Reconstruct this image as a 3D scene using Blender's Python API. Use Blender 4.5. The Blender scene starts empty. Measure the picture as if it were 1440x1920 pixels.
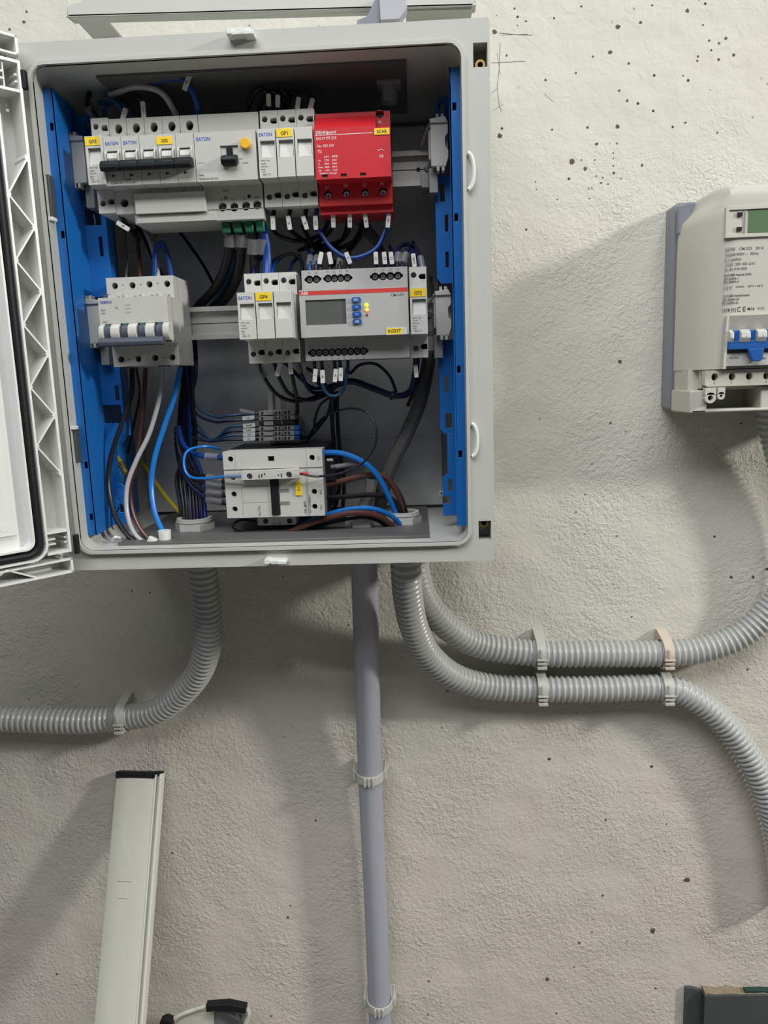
import bpy, math, random
from mathutils import Vector, Matrix
random.seed(7)
S = bpy.context.scene
COL = S.collection

# ------------------------------------------------------------------ camera, world, lights
CAM = Vector((150.07, -990.98, -66.10))          # everything below is in millimetres, scaled at build time
EUL = (1.39807, 0.0340, 0.0391)
FPX = 1438.6
cd = bpy.data.cameras.new('camera'); cam = bpy.data.objects.new('camera', cd); COL.objects.link(cam)
cam.location = CAM * 0.001; cam.rotation_euler = EUL
cd.sensor_fit = 'HORIZONTAL'; cd.sensor_width = 36.0; cd.lens = 36.0 * FPX / 1440.0
cd.clip_start = 0.02; cd.clip_end = 50
S.camera = cam
w = bpy.data.worlds.new('world'); S.world = w; w.use_nodes = True
w.node_tree.nodes['Background'].inputs[0].default_value = (0.86, 0.93, 1.0, 1)
w.node_tree.nodes['Background'].inputs[1].default_value = 0.07
def area(name, loc, target, size, power, color, size_y=None):
    l = bpy.data.lights.new(name, 'AREA'); l.energy = power; l.color = color
    l.shape = 'RECTANGLE'; l.size = size; l.size_y = size_y or size
    o = bpy.data.objects.new(name, l); COL.objects.link(o); o.location = loc
    o.rotation_euler = (Vector(target) - Vector(loc)).to_track_quat('-Z', 'Y').to_euler()
    return o
area('key_lamp', (3.15, -1.30, 1.08), (0.15, 0, -0.1), 0.28, 88, (1.0, 0.97, 0.90))
area('ceiling_lamp', (0.0, -1.7, 1.9), (0.1, 0, -0.3), 2.6, 84, (0.97, 0.98, 1.0), 1.3)
S.view_settings.view_transform = 'Standard'; S.view_settings.look = 'None'
S.view_settings.gamma = 1; S.view_settings.use_curve_mapping = False
S.view_settings.exposure = -0.12

ROT = Matrix.Identity(3)
from mathutils import Euler
ROT = Euler(EUL, 'XYZ').to_matrix()
def P(u, v, y):
    """the point in the plane at depth y (mm) that the photograph shows at pixel u, v"""
    d = ROT @ Vector(((u - 720) / FPX, -(v - 960) / FPX, -1.0))
    return CAM + d * ((y - CAM.y) / d.y)
def XZ(u, v, y):
    p = P(u, v, y); return p.x, p.z

# ------------------------------------------------------------------ materials
def mat(name, col, rough=0.5, metal=0.0, bump=0.0, bscale=300, spec=0.5, noise=0.0, nscale=30, coat=0, emit=None, alpha=1, trans=0):
    m = bpy.data.materials.new(name); m.use_nodes = True
    nt = m.node_tree; b = nt.nodes['Principled BSDF']
    b.inputs['Base Color'].default_value = (*col, 1); b.inputs['Roughness'].default_value = rough
    b.inputs['Metallic'].default_value = metal; b.inputs['Specular IOR Level'].default_value = spec
    b.inputs['Coat Weight'].default_value = coat
    if trans: b.inputs['Transmission Weight'].default_value = trans
    if alpha < 1: b.inputs['Alpha'].default_value = alpha
    if emit:
        b.inputs['Emission Color'].default_value = (*emit[0], 1); b.inputs['Emission Strength'].default_value = emit[1]
    tc = nt.nodes.new('ShaderNodeTexCoord')
    if bump:
        n = nt.nodes.new('ShaderNodeTexNoise'); n.inputs['Scale'].default_value = bscale; n.inputs['Detail'].default_value = 3
        nt.links.new(tc.outputs['Object'], n.inputs['Vector'])
        bp = nt.nodes.new('ShaderNodeBump'); bp.inputs['Strength'].default_value = bump; bp.inputs['Distance'].default_value = 0.001
        nt.links.new(n.outputs['Fac'], bp.inputs['Height']); nt.links.new(bp.outputs['Normal'], b.inputs['Normal'])
    if noise:
        n = nt.nodes.new('ShaderNodeTexNoise'); n.inputs['Scale'].default_value = nscale; n.inputs['Detail'].default_value = 4
        nt.links.new(tc.outputs['Object'], n.inputs['Vector'])
        r = nt.nodes.new('ShaderNodeMix'); r.data_type = 'RGBA'
        r.inputs[6].default_value = (*[c * (1 - noise) for c in col], 1); r.inputs[7].default_value = (*[min(1, c * (1 + noise)) for c in col], 1)
        nt.links.new(n.outputs['Fac'], r.inputs[0]); nt.links.new(r.outputs[2], b.inputs['Base Color'])
    return m
M = {}
M['grey'] = mat('enclosure_grey', (0.46, 0.47, 0.43), 0.42, bump=0.05, bscale=900, noise=0.03)
M['doorgrey'] = mat('door_grey', (0.68, 0.69, 0.66), 0.35, noise=0.03)
M['white'] = mat('module_white', (0.47, 0.47, 0.435), 0.48, noise=0.03, nscale=60)
M['white2'] = mat('fuse_white', (0.53, 0.53, 0.495), 0.42, noise=0.02, nscale=60)
M['abb'] = mat('relay_grey', (0.38, 0.38, 0.365), 0.48)
M['red'] = mat('arrester_red', (0.50, 0.012, 0.02), 0.45, noise=0.05)
M['redstripe'] = mat('red_stripe', (0.52, 0.04, 0.03), 0.5)
M['blue'] = mat('rail_blue', (0.008, 0.125, 0.42), 0.38, noise=0.06, nscale=25)
M['button'] = mat('button_blue', (0.01, 0.09, 0.33), 0.4)
M['black'] = mat('black_plastic', (0.008, 0.009, 0.010), 0.5, spec=0.3)
M['dark'] = mat('dark_recess', (0.010, 0.010, 0.011), 0.7)
M['toggle'] = mat('toggle_dark', (0.006, 0.010, 0.011), 0.5, spec=0.25)
M['greyblue'] = mat('handle_grey_blue', (0.055, 0.065, 0.09), 0.5)
M['green'] = mat('green_plastic', (0.006, 0.11, 0.055), 0.45)
M['yellow'] = mat('label_yellow', (0.80, 0.56, 0.01), 0.5)
M['yellowb'] = mat('test_button_yellow', (0.75, 0.42, 0.01), 0.4)
M['ink'] = mat('ink_black', (0.03, 0.03, 0.03), 0.6)
M['inkgrey'] = mat('ink_grey', (0.14, 0.14, 0.14), 0.6)
M['inkblue'] = mat('ink_blue', (0.015, 0.07, 0.36), 0.6)
M['inkwhite'] = mat('ink_white', (0.72, 0.60, 0.60), 0.6)
M['steel'] = mat('zinc_steel', (0.80, 0.81, 0.77), 0.36, 0.5, bump=0.10, bscale=120, noise=0.18, nscale=40)
M['rail'] = mat('din_rail_steel', (0.50, 0.50, 0.47), 0.42, 0.8, bump=0.05)
M['screw'] = mat('screw_metal', (0.45, 0.44, 0.42), 0.35, 1.0)
M['chrome'] = mat('bright_screw', (0.8, 0.8, 0.8), 0.15, 1.0)
M['brass'] = mat('brass', (0.42, 0.30, 0.10), 0.4, 1.0)
M['lcd'] = mat('lcd_off', (0.095, 0.105, 0.095), 0.25)
M['lcdgreen'] = mat('lcd_green', (0.10, 0.17, 0.085), 0.3)
M['ledg'] = mat('led_green_lit', (0.3, 0.6, 0.02), 0.4, emit=((0.28, 1.0, 0.02), 3.0))
M['ledo'] = mat('led_orange_lit', (0.8, 0.3, 0.02), 0.4, emit=((1.0, 0.20, 0.03), 3.5))
M['ledr'] = mat('led_red', (0.35, 0.03, 0.02), 0.4)
M['wblack'] = mat('wire_black', (0.010, 0.010, 0.012), 0.35, spec=0.3)
M['wnavy'] = mat('wire_navy', (0.007, 0.010, 0.045), 0.35, spec=0.3)
M['wblue'] = mat('wire_blue', (0.006, 0.15, 0.50), 0.35)
M['wdblue'] = mat('wire_mid_blue', (0.004, 0.042, 0.21), 0.4, spec=0.35)
M['wteal'] = mat('wire_teal_blue', (0.008, 0.055, 0.12), 0.4)
M['wbrown'] = mat('wire_brown', (0.085, 0.030, 0.022), 0.35)
M['wgrey'] = mat('wire_grey', (0.36, 0.36, 0.37), 0.35)
M['wdgrey'] = mat('cable_grey', (0.13, 0.13, 0.12), 0.5)
M['wyellow'] = mat('wire_yellow_green', (0.42, 0.34, 0.02), 0.4, noise=0.2, nscale=60)
M['ferv'] = mat('ferrule_violet', (0.03, 0.03, 0.30), 0.4)
M['ferr'] = mat('ferrule_red', (0.40, 0.01, 0.01), 0.4)
M['sleeve'] = mat('clear_sleeve', (0.30, 0.30, 0.30), 0.25, alpha=0.42)
M['glandplate'] = mat('gland_plate_shaded', (0.10, 0.10, 0.095), 0.5)  # dark grey plastic, with the shade over the recessed panel put into the colour
M['tag'] = mat('marker_white', (0.60, 0.60, 0.57), 0.45)
M['conduit'] = mat('conduit_grey', (0.40, 0.41, 0.39), 0.30, noise=0.04)
M['pipe'] = mat('pipe_grey', (0.34, 0.35, 0.40), 0.42, bump=0.1, bscale=500)
M['clip'] = mat('clip_grey', (0.46, 0.46, 0.42), 0.5, noise=0.05, nscale=80)
M['clipdust'] = mat('clip_dusty', (0.52, 0.45, 0.37), 0.7, noise=0.15, nscale=120, bump=0.3)
M['board'] = mat('board_blue_grey', (0.22, 0.23, 0.27), 0.5)
M['meter'] = mat('meter_beige_grey', (0.50, 0.49, 0.43), 0.45, noise=0.02)
M['trunk'] = mat('trunking_white', (0.60, 0.60, 0.52), 0.35, noise=0.04, nscale=14)
M['trunklip'] = mat('trunking_lip', (0.72, 0.71, 0.64), 0.35)
M['gland'] = mat('gland_grey', (0.26, 0.26, 0.25), 0.45)
M['latch'] = mat('latch_grey', (0.36, 0.37, 0.40), 0.45)
M['laminate'] = mat('laminate_dark_grey', (0.055, 0.063, 0.063), 0.5, noise=0.25, nscale=9, bump=0.1)
M['darkgreen'] = mat('dark_green_foil', (0.012, 0.045, 0.035), 0.5)
M['chip'] = mat('chipboard_core', (0.24, 0.19, 0.13), 0.9, noise=0.35, nscale=160, bump=1.0, bscale=260)
M['floor'] = mat('floor_concrete', (0.22, 0.21, 0.19), 0.85, noise=0.1, nscale=8, bump=0.4)

def wall_material():
    m = bpy.data.materials.new('plaster'); m.use_nodes = True
    nt = m.node_tree; N = nt.nodes.new; L = nt.links.new; b = nt.nodes['Principled BSDF']
    b.inputs['Roughness'].default_value = 0.85; b.inputs['Specular IOR Level'].default_value = 0.25
    tc = N('ShaderNodeTexCoord')
    def noise(scale, detail=3, dist=0.0, rough=0.5):
        n = N('ShaderNodeTexNoise'); n.inputs['Scale'].default_value = scale; n.inputs['Detail'].default_value = detail
        n.inputs['Distortion'].default_value = dist; n.inputs['Roughness'].default_value = rough
        L(tc.outputs['Object'], n.inputs['Vector']); return n.outputs['Fac']
    def ramp(f, a, bb, ca=0.0, cb=1.0):
        r = N('ShaderNodeMapRange'); r.inputs['From Min'].default_value = a; r.inputs['From Max'].default_value = bb
        r.inputs['To Min'].default_value = ca; r.inputs['To Max'].default_value = cb; L(f, r.inputs['Value']); return r.outputs['Result']
    def mth(op, a, b2):
        n = N('ShaderNodeMath'); n.operation = op
        for i, x in enumerate((a, b2)):
            if isinstance(x, (int, float)): n.inputs[i].default_value = x
            else: L(x, n.inputs[i])
        return n.outputs[0]
    sep = N('ShaderNodeSeparateXYZ'); L(tc.outputs['Object'], sep.inputs[0])
    X, Z = sep.outputs['X'], sep.outputs['Z']
    wob = mth('MULTIPLY', noise(5, 3), 0.28)
    smooth = ramp(mth('ADD', Z, wob), 0.30, 0.36)            # the trowelled part above the shelf of rough plaster
    rough_h = mth('ADD', mth('MULTIPLY', noise(165, 3, 0.6), 0.55), mth('MULTIPLY', noise(420, 2, 0.3), 0.22))
    patch = ramp(noise(9, 2), 0.35, 0.62, 0.35, 1.0)
    rough_h = mth('MULTIPLY', rough_h, patch)
    sm_h = mth('ADD', mth('MULTIPLY', noise(45, 3, 1.5), 0.22), mth('MULTIPLY', noise(260, 2), 0.08))
    mx = N('ShaderNodeMix'); L(smooth, mx.inputs[0]); L(rough_h, mx.inputs[2]); L(sm_h, mx.inputs[3])
    h = mth('ADD', mx.outputs[0], mth('MULTIPLY', noise(14, 2), 1.1))
    # small blow holes
    v = N('ShaderNodeTexVoronoi'); v.inputs['Scale'].default_value = 120; L(tc.outputs['Object'], v.inputs['Vector'])
    rnd = N('ShaderNodeSeparateColor'); L(v.outputs['Color'], rnd.inputs[0])
    keep = mth('GREATER_THAN', rnd.outputs[0], ramp(smooth, 0, 1, 0.985, 0.74))
    rad = ramp(rnd.outputs[1], 0, 1, 0.07, 0.20)
    zone = ramp(noise(7, 2), 0.46, 0.56)
    pit = mth('MULTIPLY', mth('MULTIPLY', keep, mth('LESS_THAN', v.outputs['Distance'], rad)), mth('MAXIMUM', zone, ramp(smooth, 0, 1, 0.6, 0.0)))
    h = mth('SUBTRACT', h, mth('MULTIPLY', pit, 0.8))
    bp = N('ShaderNodeBump'); bp.inputs['Strength'].default_value = 1.0; bp.inputs['Distance'].default_value = 0.0042
    L(h, bp.inputs['Height']); L(bp.outputs['Normal'], b.inputs['Normal'])
    base = N('ShaderNodeMix'); base.data_type = 'RGBA'
    base.inputs[6].default_value = (0.58, 0.57, 0.50, 1); base.inputs[7].default_value = (0.59, 0.545, 0.485, 1)
    low = ramp(Z, -0.9, -0.2, 0.55, 0.0)
    L(ramp(mth('ADD', noise(6, 3), low), 0.55, 0.95), base.inputs[0])
    pc = N('ShaderNodeMix'); pc.data_type = 'RGBA'; L(pit, pc.inputs[0]); L(base.outputs[2], pc.inputs[6]); pc.inputs[7].default_value = (0.06, 0.045, 0.03, 1)
    dirt = ramp(noise(55, 4, 0.5), 0.70, 0.78)
    dz = mth('MULTIPLY', mth('MULTIPLY', dirt, ramp(noise(4, 2), 0.5, 0.65)), 0.5)
    dc = N('ShaderNodeMix'); dc.data_type = 'RGBA'; L(dz, dc.inputs[0]); L(pc.outputs[2], dc.inputs[6]); dc.inputs[7].default_value = (0.25, 0.18, 0.13, 1)
    L(dc.outputs[2], b.inputs['Base Color'])
    return m
M['wall'] = wall_material()
M['pit'] = mat('pit_brown', (0.10, 0.075, 0.055), 0.95)
M['pencil'] = mat('pencil_grey', (0.14, 0.14, 0.15), 0.8)

# ------------------------------------------------------------------ mesh helpers
def circ(cx, cy, r, n=24, ry=None):
    ry = ry or r
    return [(cx + r * math.cos(2 * math.pi * i / n), cy + ry * math.sin(2 * math.pi * i / n)) for i in range(n)]
def rect(x0, x1, y0, y1): return [(x0, y0), (x1, y0), (x1, y1), (x0, y1)]
def rrect(x0, x1, y0, y1, r, n=6):
    o = []
    for cx, cy, a in ((x1 - r, y0 + r, -90), (x1 - r, y1 - r, 0), (x0 + r, y1 - r, 90), (x0 + r, y0 + r, 180)):
        for i in range(n + 1):
            t = math.radians(a + 90 * i / n); o.append((cx + r * math.cos(t), cy + r * math.sin(t)))
    return o
def curve_mesh(cu):
    o = bpy.data.objects.new('tmp', cu); COL.objects.link(o)
    bpy.context.view_layer.update()
    dg = bpy.context.evaluated_depsgraph_get()
    me = bpy.data.meshes.new_from_object(o.evaluated_get(dg))
    vs = [v.co.copy() for v in me.vertices]; fs = [tuple(p.vertices) for p in me.polygons]
    bpy.data.objects.remove(o); bpy.data.curves.remove(cu); bpy.data.meshes.remove(me)
    return vs, fs
TXT = {}
class MB:
    def __init__(s): s.v = []; s.f = []; s.m = []; s.names = []
    def mi(s, m):
        if m not in s.names: s.names.append(m)
        return s.names.index(m)
    def add(s, vs, fs, m):
        k = len(s.v); i = s.mi(m); s.v += [Vector(v) for v in vs]
        for f in fs: s.f.append(tuple(k + a for a in f)); s.m.append(i)
        return s
    def box(s, x0, x1, y0, y1, z0, z1, m):
        x0, x1 = sorted((x0, x1)); y0, y1 = sorted((y0, y1)); z0, z1 = sorted((z0, z1))
        vs = [(x, y, z) for z in (z0, z1) for y in (y0, y1) for x in (x0, x1)]
        return s.add(vs, [(0, 2, 3, 1), (4, 5, 7, 6), (0, 1, 5, 4), (2, 6, 7, 3), (0, 4, 6, 2), (1, 3, 7, 5)], m)
    def prism(s, poly, a, b, m, plane='xz'):
        """poly extruded from a to b along the axis that the plane leaves out"""
        def mp(p, t):
            return {'xz': (p[0], t, p[1]), 'yz': (t, p[0], p[1]), 'xy': (p[0], p[1], t)}[plane]
        n = len(poly); vs = [mp(p, a) for p in poly] + [mp(p, b) for p in poly]
        fs = [tuple(range(n)), tuple(range(2 * n - 1, n - 1, -1))] + [(i, i + n, (i + 1) % n + n, (i + 1) % n) for i in range(n)]
        return s.add(vs, fs, m)
    def plate(s, outline, holes, a, b, m, plane='xz'):
        cu = bpy.data.curves.new('c', 'CURVE'); cu.dimensions = '2D'; cu.fill_mode = 'BOTH'; cu.extrude = abs(b - a) / 2
        for pl in [outline] + holes:
            sp = cu.splines.new('POLY'); sp.points.add(len(pl) - 1); sp.use_cyclic_u = True
            for q, p in zip(sp.points, pl): q.co = (p[0], p[1], 0, 1)
        vs, fs = curve_mesh(cu); c = (a + b) / 2
        mp = {'xz': lambda v: (v.x, c - v.z, v.y), 'yz': lambda v: (c + v.z, v.x, v.y), 'xy': lambda v: (v.x, v.y, c + v.z)}[plane]
        return s.add([mp(v) for v in vs], fs, m)
    def cyl(s, p0, p1, r, m, n=20, r2=None):
        p0, p1 = Vector(p0), Vector(p1); r2 = r if r2 is None else r2
        z = (p1 - p0).normalized(); x = z.orthogonal().normalized(); y = z.cross(x)
        vs = []
        for p, rr in ((p0, r), (p1, r2)):
            for i in range(n):
                a = 2 * math.pi * i / n; vs.append(p + (x * math.cos(a) + y * math.sin(a)) * rr)
        fs = [tuple(range(n - 1, -1, -1)), tuple(range(n, 2 * n))] + [(i, (i + 1) % n, (i + 1) % n + n, i + n) for i in range(n)]
        return s.add(vs, fs, m)
    def ring(s, c, axis, ro, ri, h, m, n=28):
        """a flat ring (washer) of height h along axis, starting at c"""
        c = Vector(c); z = Vector(axis).normalized(); x = z.orthogonal().normalized(); y = z.cross(x); vs = []
        for rr, t in ((ro, 0), (ro, h), (ri, h), (ri, 0)):
            for i in range(n):
                a = 2 * math.pi * i / n; vs.append(c + (x * math.cos(a) + y * math.sin(a)) * rr + z * t)
        fs = []
        for k in range(4):
            for i in range(n): j = (i + 1) % n; fs.append((k * n + i, k * n + j, ((k + 1) % 4) * n + j, ((k + 1) % 4) * n + i))
        return s.add(vs, fs, m)
    def tube(s, pts, r, m, n=10, closed=False, caps=True):
        k = len(pts); vs = []; fs = []; up = None
        for i, p in enumerate(pts):
            a = pts[i - 1] if i or closed else pts[0]; b = pts[(i + 1) % k] if i < k - 1 or closed else pts[-1]
            t = (b - a).normalized()
            if up is None: up = t.orthogonal().normalized()
            up = (up - t * up.dot(t)).normalized(); q = t.cross(up); rr = r(i) if callable(r) else r
            for j in range(n):
                g = 2 * math.pi * j / n; vs.append(p + (up * math.cos(g) + q * math.sin(g)) * rr)
        for i in range(k if closed else k - 1):
            for j in range(n):
                i2 = (i + 1) % k; j2 = (j + 1) % n; fs.append((i * n + j, i * n + j2, i2 * n + j2, i2 * n + j))
        if caps and not closed: fs += [tuple(range(n - 1, -1, -1)), tuple((k - 1) * n + j for j in range(n))]
        return s.add(vs, fs, m)
    def text(s, string, pos, size, m, ang=0.0, align='LEFT', normal='-y', squash=1.0):
        """lettering standing on a face that looks towards -y (the room); pos = left end of the base line"""
        if string not in TXT:
            cu = bpy.data.curves.new('t', 'FONT'); cu.body = string; cu.size = 1; cu.offset = 0.018; cu.extrude = 0.0; cu.resolution_u = 2
            TXT[string] = curve_mesh(cu)
        vs, fs = TXT[string]
        if not vs: return s
        wd = max(v.x for v in vs); off = {'LEFT': 0, 'CENTER': -wd / 2, 'RIGHT': -wd}[align]
        ca, sa = math.cos(math.radians(ang)), math.sin(math.radians(ang)); p = Vector(pos); out = []
        for v in vs:
            x = (v.x + off) * size * squash; z = v.y * size
            out.append((p.x + x * ca - z * sa, p.y, p.z + x * sa + z * ca))
        return s.add(out, fs, m)
    def xform(s, mtx): s.v = [mtx @ v for v in s.v]; return s
    def build(s, name, parent=None, bevel=0.0, smooth=35, origin=None):
        if parent is None and origin is None:
            xs = [v.x for v in s.v]; ys = [v.y for v in s.v]; zs = [v.z for v in s.v]
            origin = Vector(((min(xs) + max(xs)) / 2, (min(ys) + max(ys)) / 2, min(zs)))
        elif parent is not None:
            origin = Vector(parent['_o'])
        me = bpy.data.meshes.new(name)
        me.from_pydata([tuple((v - origin) * 0.001) for v in s.v], [], s.f)
        for n_ in s.names: me.materials.append(M[n_])
        me.polygons.foreach_set('material_index', s.m)
        me.update()
        me.polygons.foreach_set('use_smooth', [True] * len(me.polygons))
        import bmesh
        bm = bmesh.new(); bm.from_mesh(me)
        bmesh.ops.remove_doubles(bm, verts=bm.verts, dist=1e-6)
        bmesh.ops.recalc_face_normals(bm, faces=bm.faces); bm.to_mesh(me); bm.free()
        me.set_sharp_from_angle(angle=math.radians(smooth))
        o = bpy.data.objects.new(name, me); COL.objects.link(o)
        if parent is None: o.location = origin * 0.001
        else: o.parent = parent
        o['_o'] = list(origin)
        if bevel:
            b = o.modifiers.new('bevel', 'BEVEL'); b.width = bevel * 0.001; b.segments = 2; b.limit_method = 'ANGLE'; b.angle_limit = math.radians(40)
            b.harden_normals = False
        return o
def tag(o, label, cat, group=None, kind=None):
    o['label'] = label; o['category'] = cat
    if group: o['group'] = group
    if kind: o['kind'] = kind
    return o
def thing(name, label, cat, loc, group=None):
    o = bpy.data.objects.new(name, None); COL.objects.link(o); o.location = Vector(loc) * 0.001; o['_o'] = list(loc)
    o.empty_display_size = 0.01
    return tag(o, label, cat, group)
def struct(mb, name, label=None):
    o = mb.build(name, origin=Vector((0, 0, 0))); o['kind'] = 'structure'
    if label: o['label'] = label; o['category'] = 'wall' if 'wall' in name else 'floor'
    return o
SHARED = {}
def screw(parent, pos, r=2.3, name='terminal_screw', m='screw', depth=2.0, cross=True):
    key = (name, r, m)
    if key not in SHARED:
        b = MB(); b.cyl((0, 0, 0), (0, -depth, 0), r, m, 18)
        b.box(-r * 0.75, r * 0.75, -depth - 0.05, -depth + 0.3, -r * 0.13, r * 0.13, 'dark')
        if cross: b.box(-r * 0.13, r * 0.13, -depth - 0.06, -depth + 0.3, -r * 0.75, r * 0.75, 'dark')
        o = b.build(name, parent); 
        # vertices relative to zero
        me = o.data; off = Vector(parent['_o']) * 0.001
        for v in me.vertices: v.co += off
        SHARED[key] = me; bpy.data.objects.remove(o)
    o = bpy.data.objects.new(name, SHARED[key]); COL.objects.link(o); o.parent = parent
    o.location = (Vector(pos) - Vector(parent['_o'])) * 0.001
    return o
def catmull(pts, step=4.0):
    pts = [Vector(p) for p in pts]
    if len(pts) == 2: pts = [pts[0], (pts[0] + pts[1]) / 2, pts[1]]
    ext = [pts[0] * 2 - pts[1]] + pts + [pts[-1] * 2 - pts[-2]]; out = []
    for i in range(1, len(ext) - 2):
        p0, p1, p2, p3 = ext[i - 1:i + 3]; n = max(2, int((p2 - p1).length / step))
        for k in range(n):
            t = k / n
            out.append(0.5 * ((2 * p1) + (p2 - p0) * t + (2 * p0 - 5 * p1 + 4 * p2 - p3) * t * t + (3 * p1 - p0 - 3 * p2 + p3) * t ** 3))
    out.append(pts[-1]); return out

# ------------------------------------------------------------------ wall and floor
wb = MB()
wb.box(-2200, 3200, 0, 160, -1450, 1500, 'wall')
def blob(u, v, r, mt='pit', el=1.0, y=-0.25):
    x, z = XZ(u, v, 0); n = 11; a0 = random.random() * 6
    pts = [(x + r * (0.75 + 0.5 * random.random()) * math.cos(2 * math.pi * i / n + a0), z + el * r * (0.75 + 0.5 * random.random()) * math.sin(2 * math.pi * i / n + a0)) for i in range(n)]
    wb.prism(pts, 0.5, y, mt)
for u, v, r in ((1158, 50, 2.8), (1144, 98, 2.6), (1072, 303, 3.2), (1097, 316, 2.2), (1067, 335, 1.8), (937, 255, 3.2), (941, 241, 1.6), (927, 60, 2.6),
                (1201, 42, 1.8), (1179, 119, 1.5), (1376, 103, 1.9), (1361, 72, 1.6), (1289, 20, 2.0), (1161, 170, 1.6), (1151, 324, 1.7), (1127, 343, 1.5),
                (1204, 310, 1.5), (1102, 239, 1.7), (1119, 270, 2.0), (1158, 237, 2.3), (1023, 150, 1.4), (1090, 12, 1.4), (965, 16, 1.2), (950, 104, 1.1),
                (1035, 243, 1.2), (1157, 269, 1.2), (1285, 230, 1.5), (1345, 249, 1.1), (1223, 10, 1.4), (1176, 189, 1.5), (1080, 137, 1.2), (1281, 142, 1.0),
                (986, 40, 1.3), (1112, 106, 1.2), (1309, 106, 1.2), (1318, 47, 1.2), (1330, 76, 1.2), (45, 41, 2.2), (18, 55, 1.6), (1162, 678, 2.2),
                (1110, 870, 1.2), (1097, 927, 1.2), (1080, 960, 1.2), (1145, 793, 1.4), (1184, 1157, 1.2), (1030, 1423, 2.4), (1222, 1437, 2.4), (1288, 1650, 4.6),
                (1224, 1745, 3.4), (1086, 1768, 2.2), (1130, 1679, 1.6), (1026, 1836, 2.6), (1229, 1853, 1.8), (1371, 1082, 2.2), (1412, 1082, 1.8), (1438, 1067, 2.4),
                (247, 1108, 1.2), (281, 1111, 1.3), (549, 1110, 1.2), (654, 1172, 1.4), (532, 1382, 1.0), (592, 1538, 1.4), (540, 1720, 2.0), (545, 1698, 1.2), (1389, 794, 1.3), (1402, 1255, 1.6), (1250, 1545, 1.4), (802, 1903, 1.6), (804, 1840, 1.8), (508, 1905, 1.4)):
    blob(u, v, r, el=random.uniform(0.7, 1.2))
for u, v in ((1115, 300), (1118, 330), (1090, 300), (1130, 333), (1140, 345), (1004, 341), (1006, 355), (1045, 374), (1105, 372), (1110, 352), (1150, 287), (1150, 297), (1150, 311), (1164, 335)):
    blob(u, v, 0.9)
def stroke(pts, wd=0.7):
    q = [P(u, v, 0) for u, v in pts]
    wb.tube([Vector((p.x, -0.05, p.z)) for p in q], wd / 2, 'pencil', 5)
stroke([(936, 62), (966, 65), (998, 66)]); stroke([(940, 66), (990, 64)], 0.5); stroke([(921, 118), (960, 116), (985, 115)], 0.6)
stroke([(938, 80), (936, 130), (932, 165), (936, 195), (940, 210)], 0.6); stroke([(932, 100), (938, 140)], 0.4)
stroke([(925, 208), (936, 200), (944, 196)], 0.4); stroke([(1020, 175), (1038, 192)], 0.4); stroke([(921, 175), (932, 166)], 0.4)
struct(wb, 'wall_back', 'whitewashed rough plaster wall with small pits behind everything')
fb = MB(); fb.box(-2200, 3200, -3200, 160, -1500, -1450, 'floor'); struct(fb, 'floor', 'bare grey concrete floor below the picture')

# ------------------------------------------------------------------ the enclosure
HX, HZ, D = 226.8, 253.4, 224.0
OX0, OX1, OZ0, OZ1 = -203.5, 203.5, -235.5, 235.3
enc = thing('electrical_enclosure', 'open light grey plastic electrical enclosure on the wall, full of wiring', 'electrical box', (0, -112, -HZ))
b = MB()
outer = rrect(-HX, HX, -HZ, HZ, 3); inner = rrect(OX0 + 3.2, OX1 - 3.2, OZ0 + 3.2, OZ1 - 3.2, 13)
pock = [rect(211.7, 224.6, 212, 232.6), rect(211.0, 223.6, -232.0, -211.9)]
b.plate(outer, [inner] + pock, -D, -D + 26, 'grey')
b.plate(outer, [inner], -D + 26, -5, 'grey')
b.box(-HX, HX, -5, -0.5, -HZ, HZ, 'grey')
b.plate(rrect(OX0, OX1, OZ0, OZ1, 16), [inner], -D - 5, -D + 1, 'grey')
b.plate(rrect(OX0 - 2.5, OX1 + 2.5, OZ0 - 2.5, OZ1 + 2.5, 18), [inner], -D - 1.6, -D + 1, 'grey')
b.build('housing', enc, bevel=0.35)
# small catches on the rim, half-round bosses on the right rim
for (x0, x1, z, up) in ((-12, 12.8, 247.5, 1), (-7.5, 14.7, -246.5, -1)):
    b = MB(); b.prism([(x0, z - 1.5), (x1, z - 1.5), (x1 - 4, z + 3 * up + 1), (x0 + 5, z + 3 * up + 1)] if up > 0 else [(x0, z + 1.5), (x1, z + 1.5), (x1 - 5, z - 3), (x0 + 8, z - 3)][::-1], -D - 11, -D + 1, 'doorgrey')
    b.box(x0, x0 + 5, -D - 14, -D + 1, z - 2, z + 3, 'doorgrey'); b.box(x1 - 9, x1, -D - 13, -D + 1, z - 2.5, z + 1, 'doorgrey')
    b.build('catch', enc, bevel=0.5)
for zc in (121.5, -129.5):
    b = MB(); pts = []
    for i in range(17):
        a = math.radians(-90 + 180 * i / 16); pts.append(Vector((205.0 + 5.6 * math.cos(a), -D - 3.5, zc + 16.0 * math.sin(a))))
    b.tube(pts, 2.0, 'doorgrey', 8); b.build('rim_lug', enc)
for z in (215.0, -214.5):
    b = MB(); c = (218.2 if z > 0 else 216.6, -D + 12, z); b.ring(c, (0, -1, 0), 4.6, 2.6, 9, 'brass'); b.cyl((c[0], -D + 14, z), (c[0], -D + 10, z), 2.7, 'dark', 16); b.build('brass_insert', enc)
b = MB(); b.plate(rect(-199.5, 182, -228.3, 226), [circ(-60, 10, 3)], -16, -14, 'steel')
b.box(-199.5, 182, -16.4, -15.9, -141.0, -140.4, 'rail'); b.box(-60, 120, -15.9, -14, 119, 119.5, 'steel'); b.build('mounting_plate', enc)
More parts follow.
